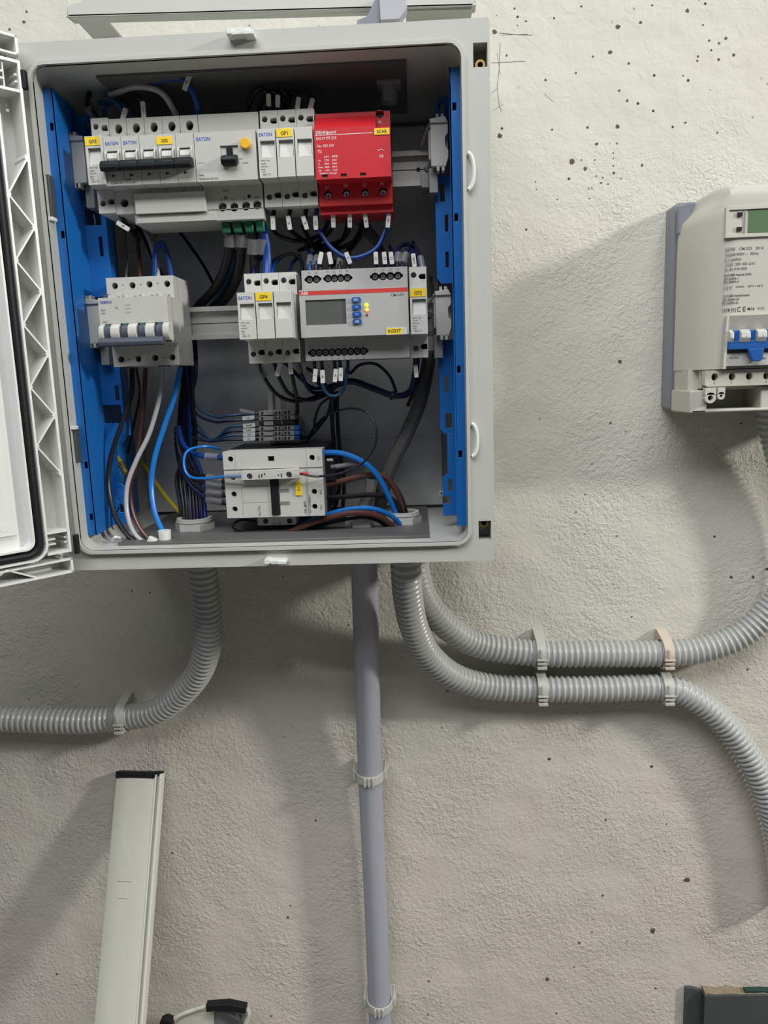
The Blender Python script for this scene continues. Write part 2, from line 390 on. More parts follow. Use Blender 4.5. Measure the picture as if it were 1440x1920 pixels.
for p in (P(828, 925, -20), P(281, 945, -20)):
    screw(enc, (p.x, -16, p.z), 3.6, 'plate_screw', 'chrome', 3.0)
b = MB()
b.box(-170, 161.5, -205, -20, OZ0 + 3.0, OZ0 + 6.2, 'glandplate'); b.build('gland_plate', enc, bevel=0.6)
b = MB(); b.box(-150, 150, -198, -55, OZ1 - 6.5, OZ1 - 3, 'glandplate'); b.build('gland_plate', enc, bevel=0.6)
def gland(x, y, ro, name='cable_gland', z=OZ0 + 6.2, top=1):
    g = MB(); hexp = [(x + ro * 1.15 * math.cos(math.radians(60 * i)), y + ro * 1.15 * math.sin(math.radians(60 * i))) for i in range(6)]
    g.plate(hexp, [circ(x, y, ro * 0.78, 28)], z, z + 7 * top, 'clip' if top > 0 else 'gland', 'xy')
    g.ring((x, y, z), (0, 0, top), ro, ro * 0.76, 13, 'clip', 32); g.ring((x, y, z + 9 * top), (0, 0, top), ro * 1.04, ro * 0.76, 1.6, 'clip', 32)
    return g.build(name, enc, smooth=30)
gland(-107, -132, 20); gland(86.6, -136, 17); gland(133.2, -128, 18)
for u, v, r in ((205, 134, 9), (228, 157, 9)):
    p = P(u, v, -140 if v < 150 else -90); b = MB(); b.ring((p.x, p.y, OZ1 - 7), (0, 0, -1), r * 1.1, r * 0.7, 5, 'clip'); b.build('knockout_plug', enc)
b = MB(); p = P(728, 112, -150); b.box(p.x - 12, p.x + 12, p.y - 8, p.y + 14, OZ1 - 10, OZ1 - 6, 'gland'); b.cyl((p.x, p.y, OZ1 - 6), (p.x, p.y, OZ1 - 26), 8, 'gland'); b.build('cable_gland', enc, bevel=0.5)
b = MB(); p = P(310, 1014, -190); b.cyl((p.x, p.y, OZ0 + 4), (p.x, p.y, OZ0 + 16), 6.2, 'doorgrey', 20, 6.8); p = P(285, 1021, -195); b.cyl((p.x, p.y, OZ0 + 3), (p.x + 3, p.y, OZ0 + 8), 6, 'doorgrey', 20); b.build('floor_boss', enc)
b = MB(); p = P(215, 1008, -190); b.tube(catmull([(p.x - 3, p.y, p.z - 3), (p.x + 2, p.y - 3, p.z + 1), (p.x + 5, p.y + 2, p.z - 1)], 1), 1.6, 'doorgrey', 8); b.build('knockout_plug', enc)
# back-pressed dark hinge strips between door and rim
for (u0, v0, u1, v1) in ((43, 132, 49, 168), (141, 1002, 139, 1038)):
    a = P(u0, v0, -238); c = P(u1, v1, -238); b = MB(); b.box(a.x - 2, a.x + 2.6, -241, -235, c.z, a.z, 'black'); b.build('hinge', enc, bevel=0.8)

# the door, swung open on the left: local s runs away from the hinge, n towards the room
PHI = math.radians(48.0); DO = Vector((-203.5, -240.5, 0)); DS = Vector((-math.cos(PHI), -math.sin(PHI), 0)); DN = Vector((math.sin(PHI), -math.cos(PHI), 0))
# build in (s, n, z) -> world
DM = Matrix(((DS.x, DN.x, 0, DO.x), (DS.y, DN.y, 0, DO.y), (0, 0, 1, 0), (0, 0, 0, 1)))
DW, DT, DB = 410.0, 254.0, -252.0
b = MB()
BK = -24.0                                                      # outer skin of the door, rims stand out to n = 0
b.box(0, DW, BK - 3, BK, -251, 253, 'doorgrey')
def zv(v, u, y=-250): return XZ(u, v, y)[1]
b.box(0, 2.4, BK, 0, -229, 231.5, 'doorgrey')                   # rim next to the hinge
r_o, r_i = 23.0, 35.5
zo = 228.0
b.plate(rrect(r_o, DW - r_o, -zo - 5, zo + 5, 16), [rrect(r_o + 2.0, DW - r_o - 2.0, -zo - 3, zo + 3, 14)], -8 - 16, 0.8, 'doorgrey', 'xz')
b.plate(rrect(r_i, DW - r_i, -zo + 7.5, zo - 7.5, 9), [rrect(r_i + 1.8, DW - r_i - 1.8, -zo + 9.3, zo - 9.3, 7.5)], BK, 1.6, 'doorgrey', 'xz')
b.plate(rrect(r_o + 2, DW - r_o - 2, -zo - 3, zo + 3, 14), [rrect(r_i, DW - r_i, -zo + 7.5, zo - 7.5, 9)], BK, -8, 'doorgrey', 'xz')
# bottom and top rim rows with their own outer wall and corner boxes
for sg in (-1, 1):
    e = -251.0 if sg < 0 else 253.0; g = sg * 236.0
    b.box(0, DW, BK, 0, e - sg * 0.0, e - sg * 2.2, 'doorgrey')
    b.box(0, DW, BK, 0, g, g - sg * -1.8, 'doorgrey')
    b.box(0, 2.4, BK, 0, g, e, 'doorgrey')
    for k in range(6):                                          # zigzag of the row
        s0 = 33 + k * 62; z0, z1 = g, e
        for (sa, za, sb, zb) in ((s0, z1, s0 + 31, z0), (s0 + 31, z0, s0 + 62, z1)):
            d = Vector((sb - sa, zb - za)).normalized(); nn = Vector((-d.y, d.x)) * 0.8
            b.prism([(sa + nn.x, za + nn.y), (sb + nn.x, zb + nn.y), (sb - nn.x, zb - nn.y), (sa - nn.x, za - nn.y)], BK, -0.6, 'doorgrey')
# zigzag ribs of the hinge side column
nodes = [(0, 294), (1, 360), (0, 425), (1, 485), (0, 546), (1, 607), (0, 664), (1, 725), (0, 780), (1, 837), (0, 888)]
q = [((2.2 if k == 0 else 23.2), zv(v, 55 + 0.1 * (v - 300) if k == 0 else 25 + 0.1 * (v - 300), -245 if k == 0 else -262)) for k, v in nodes]
for (sa, za), (sb, zb) in zip(q, q[1:]):
    d = Vector((sb - sa, zb - za)).normalized(); nn = Vector((-d.y, d.x)) * 0.75
    b.prism([(sa + nn.x, za + nn.y), (sb + nn.x, zb + nn.y), (sb - nn.x, zb - nn.y), (sa - nn.x, za - nn.y)], BK, -0.4, 'doorgrey')
for i, (sa, za) in enumerate(q):                                # webs that thicken each node
    t = 4.2; e = 2.3 if sa < 10 else 23.0; k = 1 if sa < 10 else -1
    b.prism([(e, za - t), (e + 2.6 * k, za), (e, za + t)], BK, -0.3, 'doorgrey')
for z in (-207, 205.5): b.box(2, 24, BK, -1.0, z - 1.2, z + 1.2, 'doorgrey')
for z in (-228, 230.5): b.box(0, 24, BK, -0.2, z - 1.3, z + 1.3, 'doorgrey')
for z in (-214, -219): b.box(14, 24, BK + 4, -3, z - 0.8, z + 0.8, 'doorgrey'); b.box(2, 5, BK + 4, -3, z - 0.8, z + 0.8, 'doorgrey')
for z in (214, 220): b.box(15, 23, BK + 4, -2, z - 0.8, z + 0.8, 'doorgrey'); b.box(2, 5, BK + 4, -3, z - 0.8, z + 0.8, 'doorgrey')
b.box(14, 15.2, BK + 4, -4, 207, 229, 'doorgrey')
# dished inner panel
f0, f1 = [(r_i + 1.8, BK + 4), (r_i + 6, BK + 3), (r_i + 14, -15), (r_i + 18, -14.0)], None
za, zb = -zo + 9, zo - 9
prof = [(r_i + 1.6, BK), (r_i + 1.6, -13), (r_i + 5, -16), (r_i + 9, -15), (r_i + 13, -11), (r_i + 18, -10), (DW - 40, -10), (DW - 40, BK)]
b.prism(prof, za + 14, zb - 14, 'doorgrey', 'xy')
b.box(r_i + 1.6, DW - 40, BK, -14, za, zb, 'doorgrey')
for z in (-134, -196): b.cyl((r_i + 23, -10.2, z), (r_i + 23, -9.75, z), 4.6, 'doorgrey', 24)
b.xform(DM); door = b.build('door', enc, bevel=0.35)
door['label'] = 'open light grey door with zigzag ribs'
b = MB(); gs = (r_o + r_i) / 2 + 0.8
pl = rrect(gs, DW - gs, -zo + 1.9, zo - 1.9, 11.5, 8); b.tube([Vector((p[0], -4.2, p[1])) for p in pl], 4.3, 'black', 12, closed=True)
b.xform(DM); b.build('gasket', door)
for p0, p1, rr in (((9, -10, 233.5), (12, -4, 233.5), 2.2), ((10, -16, 196), (11, -12, 190), 1.6), ((12, -10, -233), (9, -5, -234.5), 2.0)):
    b = MB(); b.cyl(p0, p1, rr, 'chrome', 12); b.xform(DM); b.build('hinge_pin', door)

# ------------------------------------------------------------------ blue side frames
def side_frame(sg, label):
    """cross-section: front flange, slanted web, inner plate that looks to the room"""
    t = thing('side_frame', label, 'mounting frame', (sg * 195, -120, -219), 'blue side frames')
    X = lambda x: sg * x
    b = MB()
    b.plate(rect(*sorted((X(190), X(201.5))), -219.5, 219.5), [rect(*sorted((X(193), X(196.5))), z - 3.5, z + 3.5) for z in (185, 85, -60 if sg > 0 else -200, -145)], -206.5, -204.5, 'blue')
    b.prism([(X(190), -206.5), (X(192), -206.5), (X(196), -148), (X(194), -148)] if sg > 0 else [(X(190), -206.5), (X(194.5), -148), (X(196.5), -148), (X(192), -206.5)], -219.5, 219.5, 'blue', 'xy')
    b.prism([(X(199.8), -206), (X(201.5), -206), (X(201.5), -190), (X(199.8), -190)], -219.5, 219.5, 'blue', 'xy')
    b.build('front_channel', t, bevel=0.4)
    b = MB(); i0, i1 = (176.5, 196) if sg > 0 else (173.5, 197)
    segs = [((188, 213), i0 + 2, [(i0 + 7, i0 + 11, 194, 207)]),
            ((30, 138), i0, [(i0 + 5, i0 + 10, 112, 130), (i0 + 9.5, i0 + 13, 82, 99), (i0 + 9.5, i0 + 13, 46, 62)]),
            ((-128, -28), i0, [(i0 + 6, i0 + 10, -84, -66), (i0 + 6, i0 + 13, -122, -106)])]
    if sg < 0: segs[1] = ((30, 138), i0 - 2, [(i0 + 3.5, i0 + 21, 104, 123), (i0 + 4, i0 + 8, 72, 92)]); segs[2] = ((-128, -28), i0 - 2, [(i0 + 1, i0 + 5.5, -80, -64), (i0 + 0.5, i0 + 21, -105, -85)])
    for (z0, z1), x0, holes in segs:
        ol = [(X(x0), z0 + 6), (X(x0), z1 - 8), (X(x0 + 5), z1), (X(i1), z1), (X(i1), z0), (X(x0 + 4), z0)]
        b.plate(ol, [rect(*sorted((X(a), X(c))), e, f) for a, c, e, f in holes], -150, -147.5, 'blue')
        b.box(X(i1 - 0.5), X(i1 + 1.5), -148, -60, z0, z1, 'blue'); b.box(X(x0 + 0.2), X(x0 + 2), -148, -132, z0 + 8, z1 - 10, 'blue')
    b.plate([(X(x), z) for x, z in ((184, -206), (184, -128), (i1, -128), (i1, -219), (178, -219), (178, -205), (186, -205), (186, -197), (178, -197), (178, -176), (184, -172))], [rect(*sorted((X(184.5), X(189))), -192, -178)], -150, -147.5, 'blue')
    b.box(X(i1 - 0.5), X(i1 + 1.5), -148, -60, -219, -128, 'blue')
    b.build('slotted_plate', t, bevel=0.4)
    for z in (150, -70) if sg < 0 else (105, -115):
        b = MB(); b.cyl((X(188), -140, z + 5 - 38), (X(188), -138, z - 5 - 38), 1.4, 'chrome', 8); b.build('spring_pin', t)
    return t
side_frame(-1, 'blue plastic slotted side frame along the left inner wall of the enclosure')
side_frame(1, 'blue plastic slotted side frame along the right inner wall of the enclosure')
# dark gaskets / foam strips pressed behind left rim
for (u0, v0, u1, v1, nm) in ((89, 330, 103, 412, 'upper'), (142, 800, 155, 866, 'lower')):
    a = P(u0, v0, -212); c = P(u1, v1, -212); b = MB(); b.box(-203, -197.5, -218, -207, c.z, a.z, 'laminate'); b.box(-203.4, -202.4, -221, -214, c.z, a.z, 'doorgrey')
    b.box(-202, -196, -222, -212, (c.z if nm == 'upper' else a.z) - 2.5, (c.z if nm == 'upper' else a.z) + 1, 'doorgrey')
    tag(b.build('door_stop', bevel=0.4), 'small dark grey clip with a white edge on the left rim, %s of the two' % nm, 'clip')

# ------------------------------------------------------------------ DIN rails and their grey brackets
RZ = (150.0, 0.0)
def rail_profile(zc): return [(-134, zc - 17.5), (-134, zc - 12.5), (-127.5, zc - 12.5), (-127.5, zc + 12.5), (-134, zc + 12.5), (-134, zc + 17.5), (-133, zc + 17.5), (-133, zc + 13.5), (-126.5, zc + 13.5), (-126.5, zc - 13.5), (-133, zc - 13.5), (-133, zc - 17.5)]
for zc, lab in zip(RZ, ('upper zinc-plated mounting rail behind the row with the red arrester', 'lower zinc-plated mounting rail behind the display relay row')):
    b = MB(); b.prism(rail_profile(zc), -185, 185, 'rail', 'yz'); b.box(-185, 185, -127.8, -127.3, zc - 0.4, zc + 0.4, 'dark')
    for x in (170, 160) if zc > 50 else (168, ): b.cyl((x, -127, zc), (x, -128.0, zc), 3.4 if x > 165 else 2.2, 'dark', 20)
    o = tag(b.build('mounting_rail'), lab, 'rail', 'horizontal mounting rails')
    screw(o, (170 if zc > 50 else 168, -128, zc), 2.6, 'rail_screw', 'screw')
def bracket(x0, x1, zc, sg, label):
    """moulded end bracket: flat face with two prongs top and bottom and a curved foot behind"""
    t = thing('rail_bracket', label, 'bracket', ((x0 + x1) / 2, -160, zc - 24), 'grey end brackets of the mounting rails')
    h = 23; b = MB(); out = x1 if sg > 0 else x0; inn = x0 if sg > 0 else x1
    o_ = lambda d: out - sg * d
    ol = [(o_(0), zc + h - 5), (o_(0), zc + h - 14), (o_(3), zc + h - 18), (o_(3), zc - h + 20), (o_(0), zc - h + 16), (o_(0), zc - h + 9), (o_(3), zc - h), (inn, zc - h + 1), (inn, zc + h - 4), (o_(4), zc + h - 3)]
    b.plate(ol, [], -170, -163, 'clip'); b.prism([(inn, zc + h - 5), (out, zc + h - 5), (out - sg * 3, zc + h + 1), (inn - sg * 1, zc + h - 1)], -172, -150, 'clip')
    for e in (zc + h, zc - h):
        d = 1 if e > zc else -1
        for q_ in (4, 9): b.box(o_(q_), o_(q_ + 2.8), -170, -160, e - d * 2, e + d * 4, 'clip')
    b.build('face', t, bevel=0.5)
    b = MB(); b.box(o_(0), inn - sg * 2, -163, -128, zc - 14, zc + 14, 'clip')
    b.tube(catmull([(inn, -160, zc + h - 2), (inn - sg * 5, -150, zc + h - 9), (inn - sg * 9, -138, zc + h - 17)]), 1.5, 'clip', 8)
    b.box(inn - sg * 2, inn + sg * 7, -160, -118, zc - h - 22, zc - h + 2, 'gland'); b.box(inn - sg * 10, inn - sg * 2, -148, -112, zc - h - 14, zc - h + 1, 'gland')
    b.build('foot', t, bevel=0.6); return t
bracket(-199, -180, 164, -1, 'grey end bracket on the left end of the upper rail')
bracket(172.5, 190, 164, 1, 'grey end bracket on the right end of the upper rail')
bracket(-199, -180, 3, -1, 'grey end bracket on the left end of the lower rail')
bracket(174, 190, -2, 1, 'grey end bracket on the right end of the lower rail')

# ------------------------------------------------------------------ modules
YT, YF, YR = -184.0, -204.0, -131.0              # terminal face, front face, back of the housings
def slab(b, x0, x1, zc, m, yt=YT, yf=YF, top=(), bot=(), face_holes=(), zf=22.5, zh=45.0, dp=12.0, gap=0.25):
    """the standard stepped housing: lower and upper terminal strips with real bores, raised front"""
    x0 += gap; x1 -= gap
    b.box(x0, x1, YR, yt + dp, zc - zh, zc + zh, m)
    b.plate(rect(x0, x1, zc + zf, zc + zh), list(top), yt, yt + dp + 0.5, m)
    b.plate(rect(x0, x1, zc - zh, zc - zf), list(bot), yt, yt + dp + 0.5, m)
    for hs in list(top) + list(bot):
        xs = [p[0] for p in hs]; zs = [p[1] for p in hs]
        b.box(max(min(xs) - 0.3, x0 + 0.1), min(max(xs) + 0.3, x1 - 0.1), yt + dp - 0.6, yt + dp + 0.6, min(zs) - 0.3, max(zs) + 0.3, 'dark')
    b.plate(rect(x0, x1, zc - zf, zc + zf), list(face_holes), yf, yf + 9, m)
    b.box(x0, x1, yf + 8.5, yt + dp, zc - zf, zc + zf, m)
def dhole(x, z): return [(x + 3.4, z - 2.7), (x + 3.4, z + 2.7), (x - 1.2, z + 2.7), (x - 3, z + 1.6), (x - 3.6, z), (x - 3, z - 1.6), (x - 1.2, z - 2.7)]
def fuse_pole(x0, x1, zc, t, label=None, text=None, brand=True, carrier_y=0.0, edge=False, lbl_wide=False):
    """one pole of a fuse switch: housing with screw and lead hole, pull-out carrier"""
    xm = (x0 + x1) / 2; b = MB(); wd = x1 - x0
    slab(b, x0, x1, zc, 'white2', top=[circ(x0 + 4.6, zc + 37.2, 2.9, 20), dhole(x0 + 13.2, zc + 35.5)], bot=[circ(x0 + 5.0, zc - 35.5, 2.9, 20), dhole(x0 + 13.4, zc - 34)], face_holes=[], yf=YF + 8, gap=0.1)
    b.build('housing', t, bevel=0.3)
    screw(t, (x0 + 4.6, YT + 9, zc + 37.2), 2.5); screw(t, (x0 + 5.0, YT + 9, zc - 35.5), 2.5)
    c = MB(); y = YF - carrier_y - 0.5; g = 0.45
    c.plate(rect(x0 + g, x1 - g, zc - 22.3, zc + 22.3), [rect(x0 + 2.6, x1 - 1.2, zc - 3.5, zc + 11.5)], y, y + 5, 'white2')
    c.box(x0 + g, x1 - g, y + 4.6, y + 9 + carrier_y * 0.6, zc - 22.3, zc + 22.3, 'white2')
    c.prism([(y + 1.0, zc - 3.5), (y + 4.8, zc - 3.5), (y + 4.8, zc + 11), (y + 3.8, zc + 11)], x0 + 2.9, x1 - 1.5, 'white2', 'yz')
    if edge:                                        # the light profiled edge of a carrier
        c.prism([(x1 - 1.6, zc + 23), (x1, zc + 23), (x1 + 0.2, zc + 8), (x1 + 0.8, zc - 2), (x1 + 0.6, zc - 12), (x1 + 1.2, zc - 19), (x1 + 0.2, zc - 23), (x1 - 1.0, zc - 18)], y - 2.2, y + 3, 'white2')
    y -= 0.12
    if brand: c.text('EATON', (x0 + 1.6, y, zc + 15.4), 4.6, 'inkblue', squash=0.85)
    if label:
        w0, w1 = (x0 + 0.8, x1 - 1.6)
        c.box(w0, w1, y - 0.35, y + 0.3, zc + 13.8, zc + 21.6, 'yellow'); c.text(label, ((w0 + w1) / 2, y - 0.5, zc + 15.7), 4.6, 'ink', align='CENTER')
    if text:
        for k, s in enumerate(text): c.text(s, (x0 + 2.4, y, zc - 7.2 - 2.7 * k), 1.9, 'inkgrey')
        c.text('FAZ', (x0 + 3, y, zc - 17.6), 1.8, 'inkgrey'); c.text('30A T3', (x0 + 3.5, y, zc - 20.2), 2.5, 'inkgrey')
    c.build('fuse_carrier', t, bevel=0.3)
SPEC = ('690V~ 32A', '10x38', '690VAC', '50kA')
z1 = 153.0
t = thing('fuse_switch', 'single-pole white fuse holder with yellow sticker, first device on the left of the top row', 'fuse holder', (-156, -160, z1 - 45), 'fuse holders')
fuse_pole(-165, -147.2, z1, t, 'GF5', SPEC, brand=False, edge=True)
# five miniature breakers, black levers linked in one bar
ZM = 151.5
for k in range(5):
    x0 = -147.0 + 17.9 * k; x1 = x0 + 17.9; lab = ('with brand print and rating, next to the leftmost fuse holder', 'with brand print and small rating text, second of the five levers', 'with a blank upper panel, middle of the five levers', 'with the yellow GG sticker', 'with a blank panel, beside the residual current breaker')[k]
    t = thing('circuit_breaker', 'white single-pole circuit breaker ' + lab, 'circuit breaker', (x0 + 9, -160, ZM - 45), 'five linked circuit breakers of the top row')
    b = MB(); xm = (x0 + x1) / 2
    bot = [circ(x0 + 9, ZM - 34.5, 4.0, 24)] if k == 0 else []
    slab(b, x0, x1, ZM, 'white', top=[circ(x0 + 9.4, ZM + 35.5, 3.9, 24, 4.5)], bot=bot, face_holes=[rect(x0 + 1.8, x1 - 1.8, ZM - 4, ZM + 9.5)], gap=0.2)
    y = YF - 0.12
    if k < 2: b.text('EATON', (x0 + 2.2, y, ZM + 14.8), 4.6, 'inkblue', squash=0.85)
    b.prism([(x0 + 6, ZM - 15), (x0 + 10.6, ZM - 13.3), (x0 + 6, ZM - 11.6)], y, y + 0.4, 'ink')
    if k == 0: b.text('PLSM-C20', (x0 + 4.5, y, ZM - 21), 2.7, 'inkgrey')
    if k == 1: b.text('xPole', (x0 + 1.5, y, ZM - 17.6), 2.2, 'ink'); b.text('PLS-C20/1', (x0 + 1.5, y, ZM - 21), 2.5, 'inkgrey')
    b.box(x0 + 4, x0 + 10, y, y + 0.3, ZM + 24, ZM + 24.3, 'inkgrey')
    if k == 3:
        b.box(x0 - 0.6, x0 + 15, y - 0.4, y + 0.3, ZM + 13, ZM + 20.3, 'yellow'); b.text('GG', (x0 + 7.3, y - 0.55, ZM + 14.9), 4.4, 'ink', align='CENTER')
    b.build('housing', t, bevel=0.35)
    b = MB(); c = [(-196, ZM - 4), (-204.5, ZM - 3), (-207, ZM + 2), (-206, ZM + 6.5), (-200, ZM + 9.4), (-196, ZM + 9.4)]
    b.prism(c, x0 + 4, x1 - 4, 'white2', 'yz')
    for e in (x0 + 1.9, x1 - 3.3): b.prism([(-197, ZM - 4.4), (-206, ZM - 4.4), (-208.5, ZM), (-208.5, ZM + 6.5), (-205, ZM + 10), (-197, ZM + 10)], e, e + 1.4, 'white2', 'yz')
    b.build('lever_guard', t, bevel=0.3)
    b = MB(); a0 = 0.0 if k else -1.0
    b.prism([(-203, ZM - 9), (-214, ZM - 11.5), (-216.5, ZM - 9), (-216.2, ZM - 4.5), (-213, ZM - 1.6), (-205, ZM - 0.5)], x0 + a0, x1 - (0.0 if k < 4 else 1.2), 'toggle', 'yz')
    b.build('lever', t, bevel=0.9)
# residual current device with its add-on cover below
t = thing('residual_current_device', 'wide white residual current breaker with black lever and round yellow test button', 'circuit breaker', (-27, -160, ZM - 45))
x0, x1 = -57.3, 3.2; b = MB()
lower = [XZ(417, 388, YT), XZ(439, 388, YT), XZ(461, 386, YT), XZ(482, 384, YT)]
tz0, tz1 = ZM - 9.5, ZM + 11; tg = [XZ(412, 270, YF)[0], XZ(446, 270, YF)[0]]
slab(b, x0, x1, ZM, 'white', bot=[circ(x, z, 4.3, 24) for x, z in lower], face_holes=[rect(tg[0], tg[1], ZM - 7.5, ZM + 9.5)], zh=45)
b.box(tg[0], tg[1], YF + 2, YF + 7, ZM - 7.5, ZM + 9.5, 'white2')
b.box(x0 + 0.2, x1 - 0.2, YR, YT, ZM - 55, ZM - 44.5, 'white')
b.box(-147.0 + 17.9, x0 + 0.3, YR, YT + 2, ZM - 55, ZM - 44.5, 'white')
y = YF - 0.12
b.text('EATON', (x0 + 2.2, y, ZM + 14.6), 4.9, 'inkblue', squash=0.85); b.text('30mA', (x0 + 7, YT - 0.1, ZM + 25.5), 1.8, 'inkgrey')
b.text('xPole', (x0 + 2.5, y, ZM - 17.4), 2.2, 'ink'); b.text('PKNM-20/1N/B 30A', (x0 + 2.5, y, ZM - 21), 2.8, 'inkgrey', squash=0.8)
b.box(x0 + 2, x0 + 9, y, y + 0.3, ZM - 5.6, ZM - 5.2, 'inkgrey')
b.text('250V~', (x0 + 42, y, ZM - 4), 2.0, 'inkgrey'); b.text('0.03A', (x0 + 46, y, ZM - 8), 2.4, 'inkgrey'); b.text('2200', (x0 + 20, YT - 0.12, ZM - 28), 3.2, 'inkgrey')
for k, (x, z) in enumerate(lower): b.text(('2', '4', '6', '8/N')[k], (x - 1.6, YT - 0.12, z + 6), 3.0, 'inkgrey')
a = XZ(423, 371, YT); b.cyl((a[0], YT - 0.3, a[1]), (a[0], YT + 0.5, a[1]), 1.7, 'brass', 14); a = XZ(467, 368, YT); b.cyl((a[0], YT - 0.3, a[1]), (a[0], YT + 0.5, a[1]), 1.7, 'dark', 14)
b.build('housing', t, bevel=0.35)
for x, z in lower: screw(t, (x, YT + 9, z - 0.8), 3.2)
b = MB(); b.prism([(-197, ZM - 9), (-210, ZM - 9.5), (-213.5, ZM - 6), (-212, ZM - 2), (-204, ZM + 1), (-197, ZM + 1)], tg[0] + 1.6, tg[1] - 1.4, 'toggle', 'yz'); b.box((tg[0] + tg[1]) / 2 - 3, (tg[0] + tg[1]) / 2 + 3, -204.5, -197, ZM, ZM + 8, 'toggle'); b.build('lever', t, bevel=1.0)
b = MB(); a = XZ(460, 269, YF - 3); b.cyl((a[0], YF + 0.5, a[1]), (a[0], YF - 5, a[1]), 5.2, 'yellowb', 28, 4.9); b.build('test_button', t, bevel=0.5)
b = MB(); a0 = XZ(252, 364, YT - 4); a1 = XZ(387, 396, YT - 4)
b.box(a0[0], a1[0], YT - 5, YT + 0.4, a1[1], a0[1], 'white2'); b.box(a0[0] - 1, a1[0] + 9, YT - 1.5, YT + 2, ZM - 55, a1[1] - 0.6, 'white'); b.build('terminal_cover', t, bevel=0.4)
b = MB()
for i, (x, z) in enumerate(lower):
    b = MB(); b.box(x - 4.2, x + 4.6, YT + 8, YT + 22, ZM - 66, ZM - 54.8, 'green'); b.build('ferrule_collar', t, bevel=1.2)
# three pole fuse switch of the top row
def fuse_switch3(x0, zc, label, name_lab, carrier=0.0, first_blank=False):
    t = thing('fuse_switch', label, 'fuse holder', (x0 + 27, -160, zc - 45), 'fuse holders')
    for k in range(3):
        a = x0 + 18 * k
        fuse_pole(a, a + 17.9, zc, t, name_lab if k == 1 else None, SPEC if k == 0 else None, brand=(k == 0), carrier_y=carrier)
    return t
fuse_switch3(4.6, z1 - 1, 'three-pole white fuse switch left of the red arrester', 'GF1')
t3 = fuse_switch3(-21.2, -1.5, 'three-pole white fuse switch with pulled-out carriers left of the display relay', 'GF4', carrier=19)
t = thing('fuse_switch', 'single-pole white fuse holder with yellow sticker, right of the display relay', 'fuse holder', (156, -160, -46), 'fuse holders')
fuse_pole(147.3, 165, -1.5, t, 'GF2', SPEC, brand=False)
# red surge arrester
zs, x0, x1 = 148.5, 59.5, 133.3
t = thing('surge_arrester', 'bright red four-module surge arrester at the right end of the top row', 'surge arrester', (96, -160, 103))
b = MB(); sc = [XZ(712, 214, YT)] + [XZ(615, 364, YT), XZ(649, 361, YT), XZ(684, 360, YT), XZ(718, 358, YT)]
slab(b, x0, x1, zs, 'red', top=[circ(sc[0][0], sc[0][1], 4.0, 24)], bot=[circ(x, z, 3.8, 24) for x, z in sc[1:]], zh=43, zf=22.5, face_holes=[rect(x - 3, x + 2.8, zs - 21, zs - 18) for x, _ in sc[1:4]])
b.box(x0 + 0.3, x1 - 0.3, YR - 2, YT + 6, zs - 50, zs - 42.6, 'red')
b.prism([(YF + 0.1, zs + 22.4), (YF + 0.1, zs + 24), (YT + 1, zs + 40), (YT + 1, zs + 22)], x0 + 0.3, x1 - 14, 'red', 'yz')
y = YF - 0.15
for x, _ in sc[1:4]: b.box(x - 3, x + 2.8, YF + 2, YF + 3, zs - 21, zs - 18, 'lcdgreen')
b.box(x0 + 1, x1 - 17, y, y + 0.3, zs + 17.3, zs + 17.9, 'inkwhite')
b.text('DEHNguard', (x0 + 2, y, zs + 18.7), 3.9, 'inkwhite'); b.text('DG M TT 275', (x0 + 2, y, zs + 13.4), 3.4, 'inkwhite')
b.text('No. 952 310', (x0 + 2.5, y, zs + 6.8), 3.2, 'inkwhite'); b.text('T2', (x0 + 3, y, zs + 1.6), 3.6, 'inkwhite')
b.text('L/N', (x0 + 9, y, zs - 3), 2.8, 'inkwhite'); b.text('N/PE', (x0 + 16.5, y, zs - 3), 2.8, 'inkwhite')
for k, (p_, q_, r_) in enumerate((('Uc', '275V', '255V'), ('In', '20kA', '20kA'), ('Imax', '40kA', '40kA'), ('Up', '1.5kV', '1.5kV'))):
    for dx, s in ((3, p_), (9, q_), (16.5, r_)): b.text(s, (x0 + dx, y, zs - 6.2 - 3 * k), 2.3, 'inkwhite')
b.text('50/60Hz 125A gG', (x0 + 4, y, zs - 18), 2.3, 'inkwhite')
b.tube([Vector((x1 - 13, y, zs + 1)), Vector((x1 - 10, y, zs + 2.2)), Vector((x1 - 7, y, zs + 1))], 0.35, 'inkwhite', 5); b.text('CE', (x1 - 11.5, y, zs - 5), 3.4, 'inkwhite')
b.text('PE', (sc[0][0] - 2, YT - 0.2, sc[0][1] - 8.5), 3.4, 'inkwhite')
for s, (x, z) in zip(('L1', 'L2', 'L3', 'N'), sc[1:]): b.text(s, (x - 2.2, YT - 0.15, z + 5.5), 3.8, 'inkwhite')
b.build('housing', t, bevel=0.45)
b = MB(); b.box(x1 - 15.5, x1 - 0.8, YF - 0.7, YF + 0.3, zs + 15.4, zs + 21.2, 'yellow'); b.text('SCAR', (x1 - 8, YF - 0.85, zs + 16.8), 3.9, 'ink', align='CENTER'); b.build('sticker', t)
for x, z in sc: screw(t, (x, YT + 7, z - 0.9), 3.0, m='chrome')
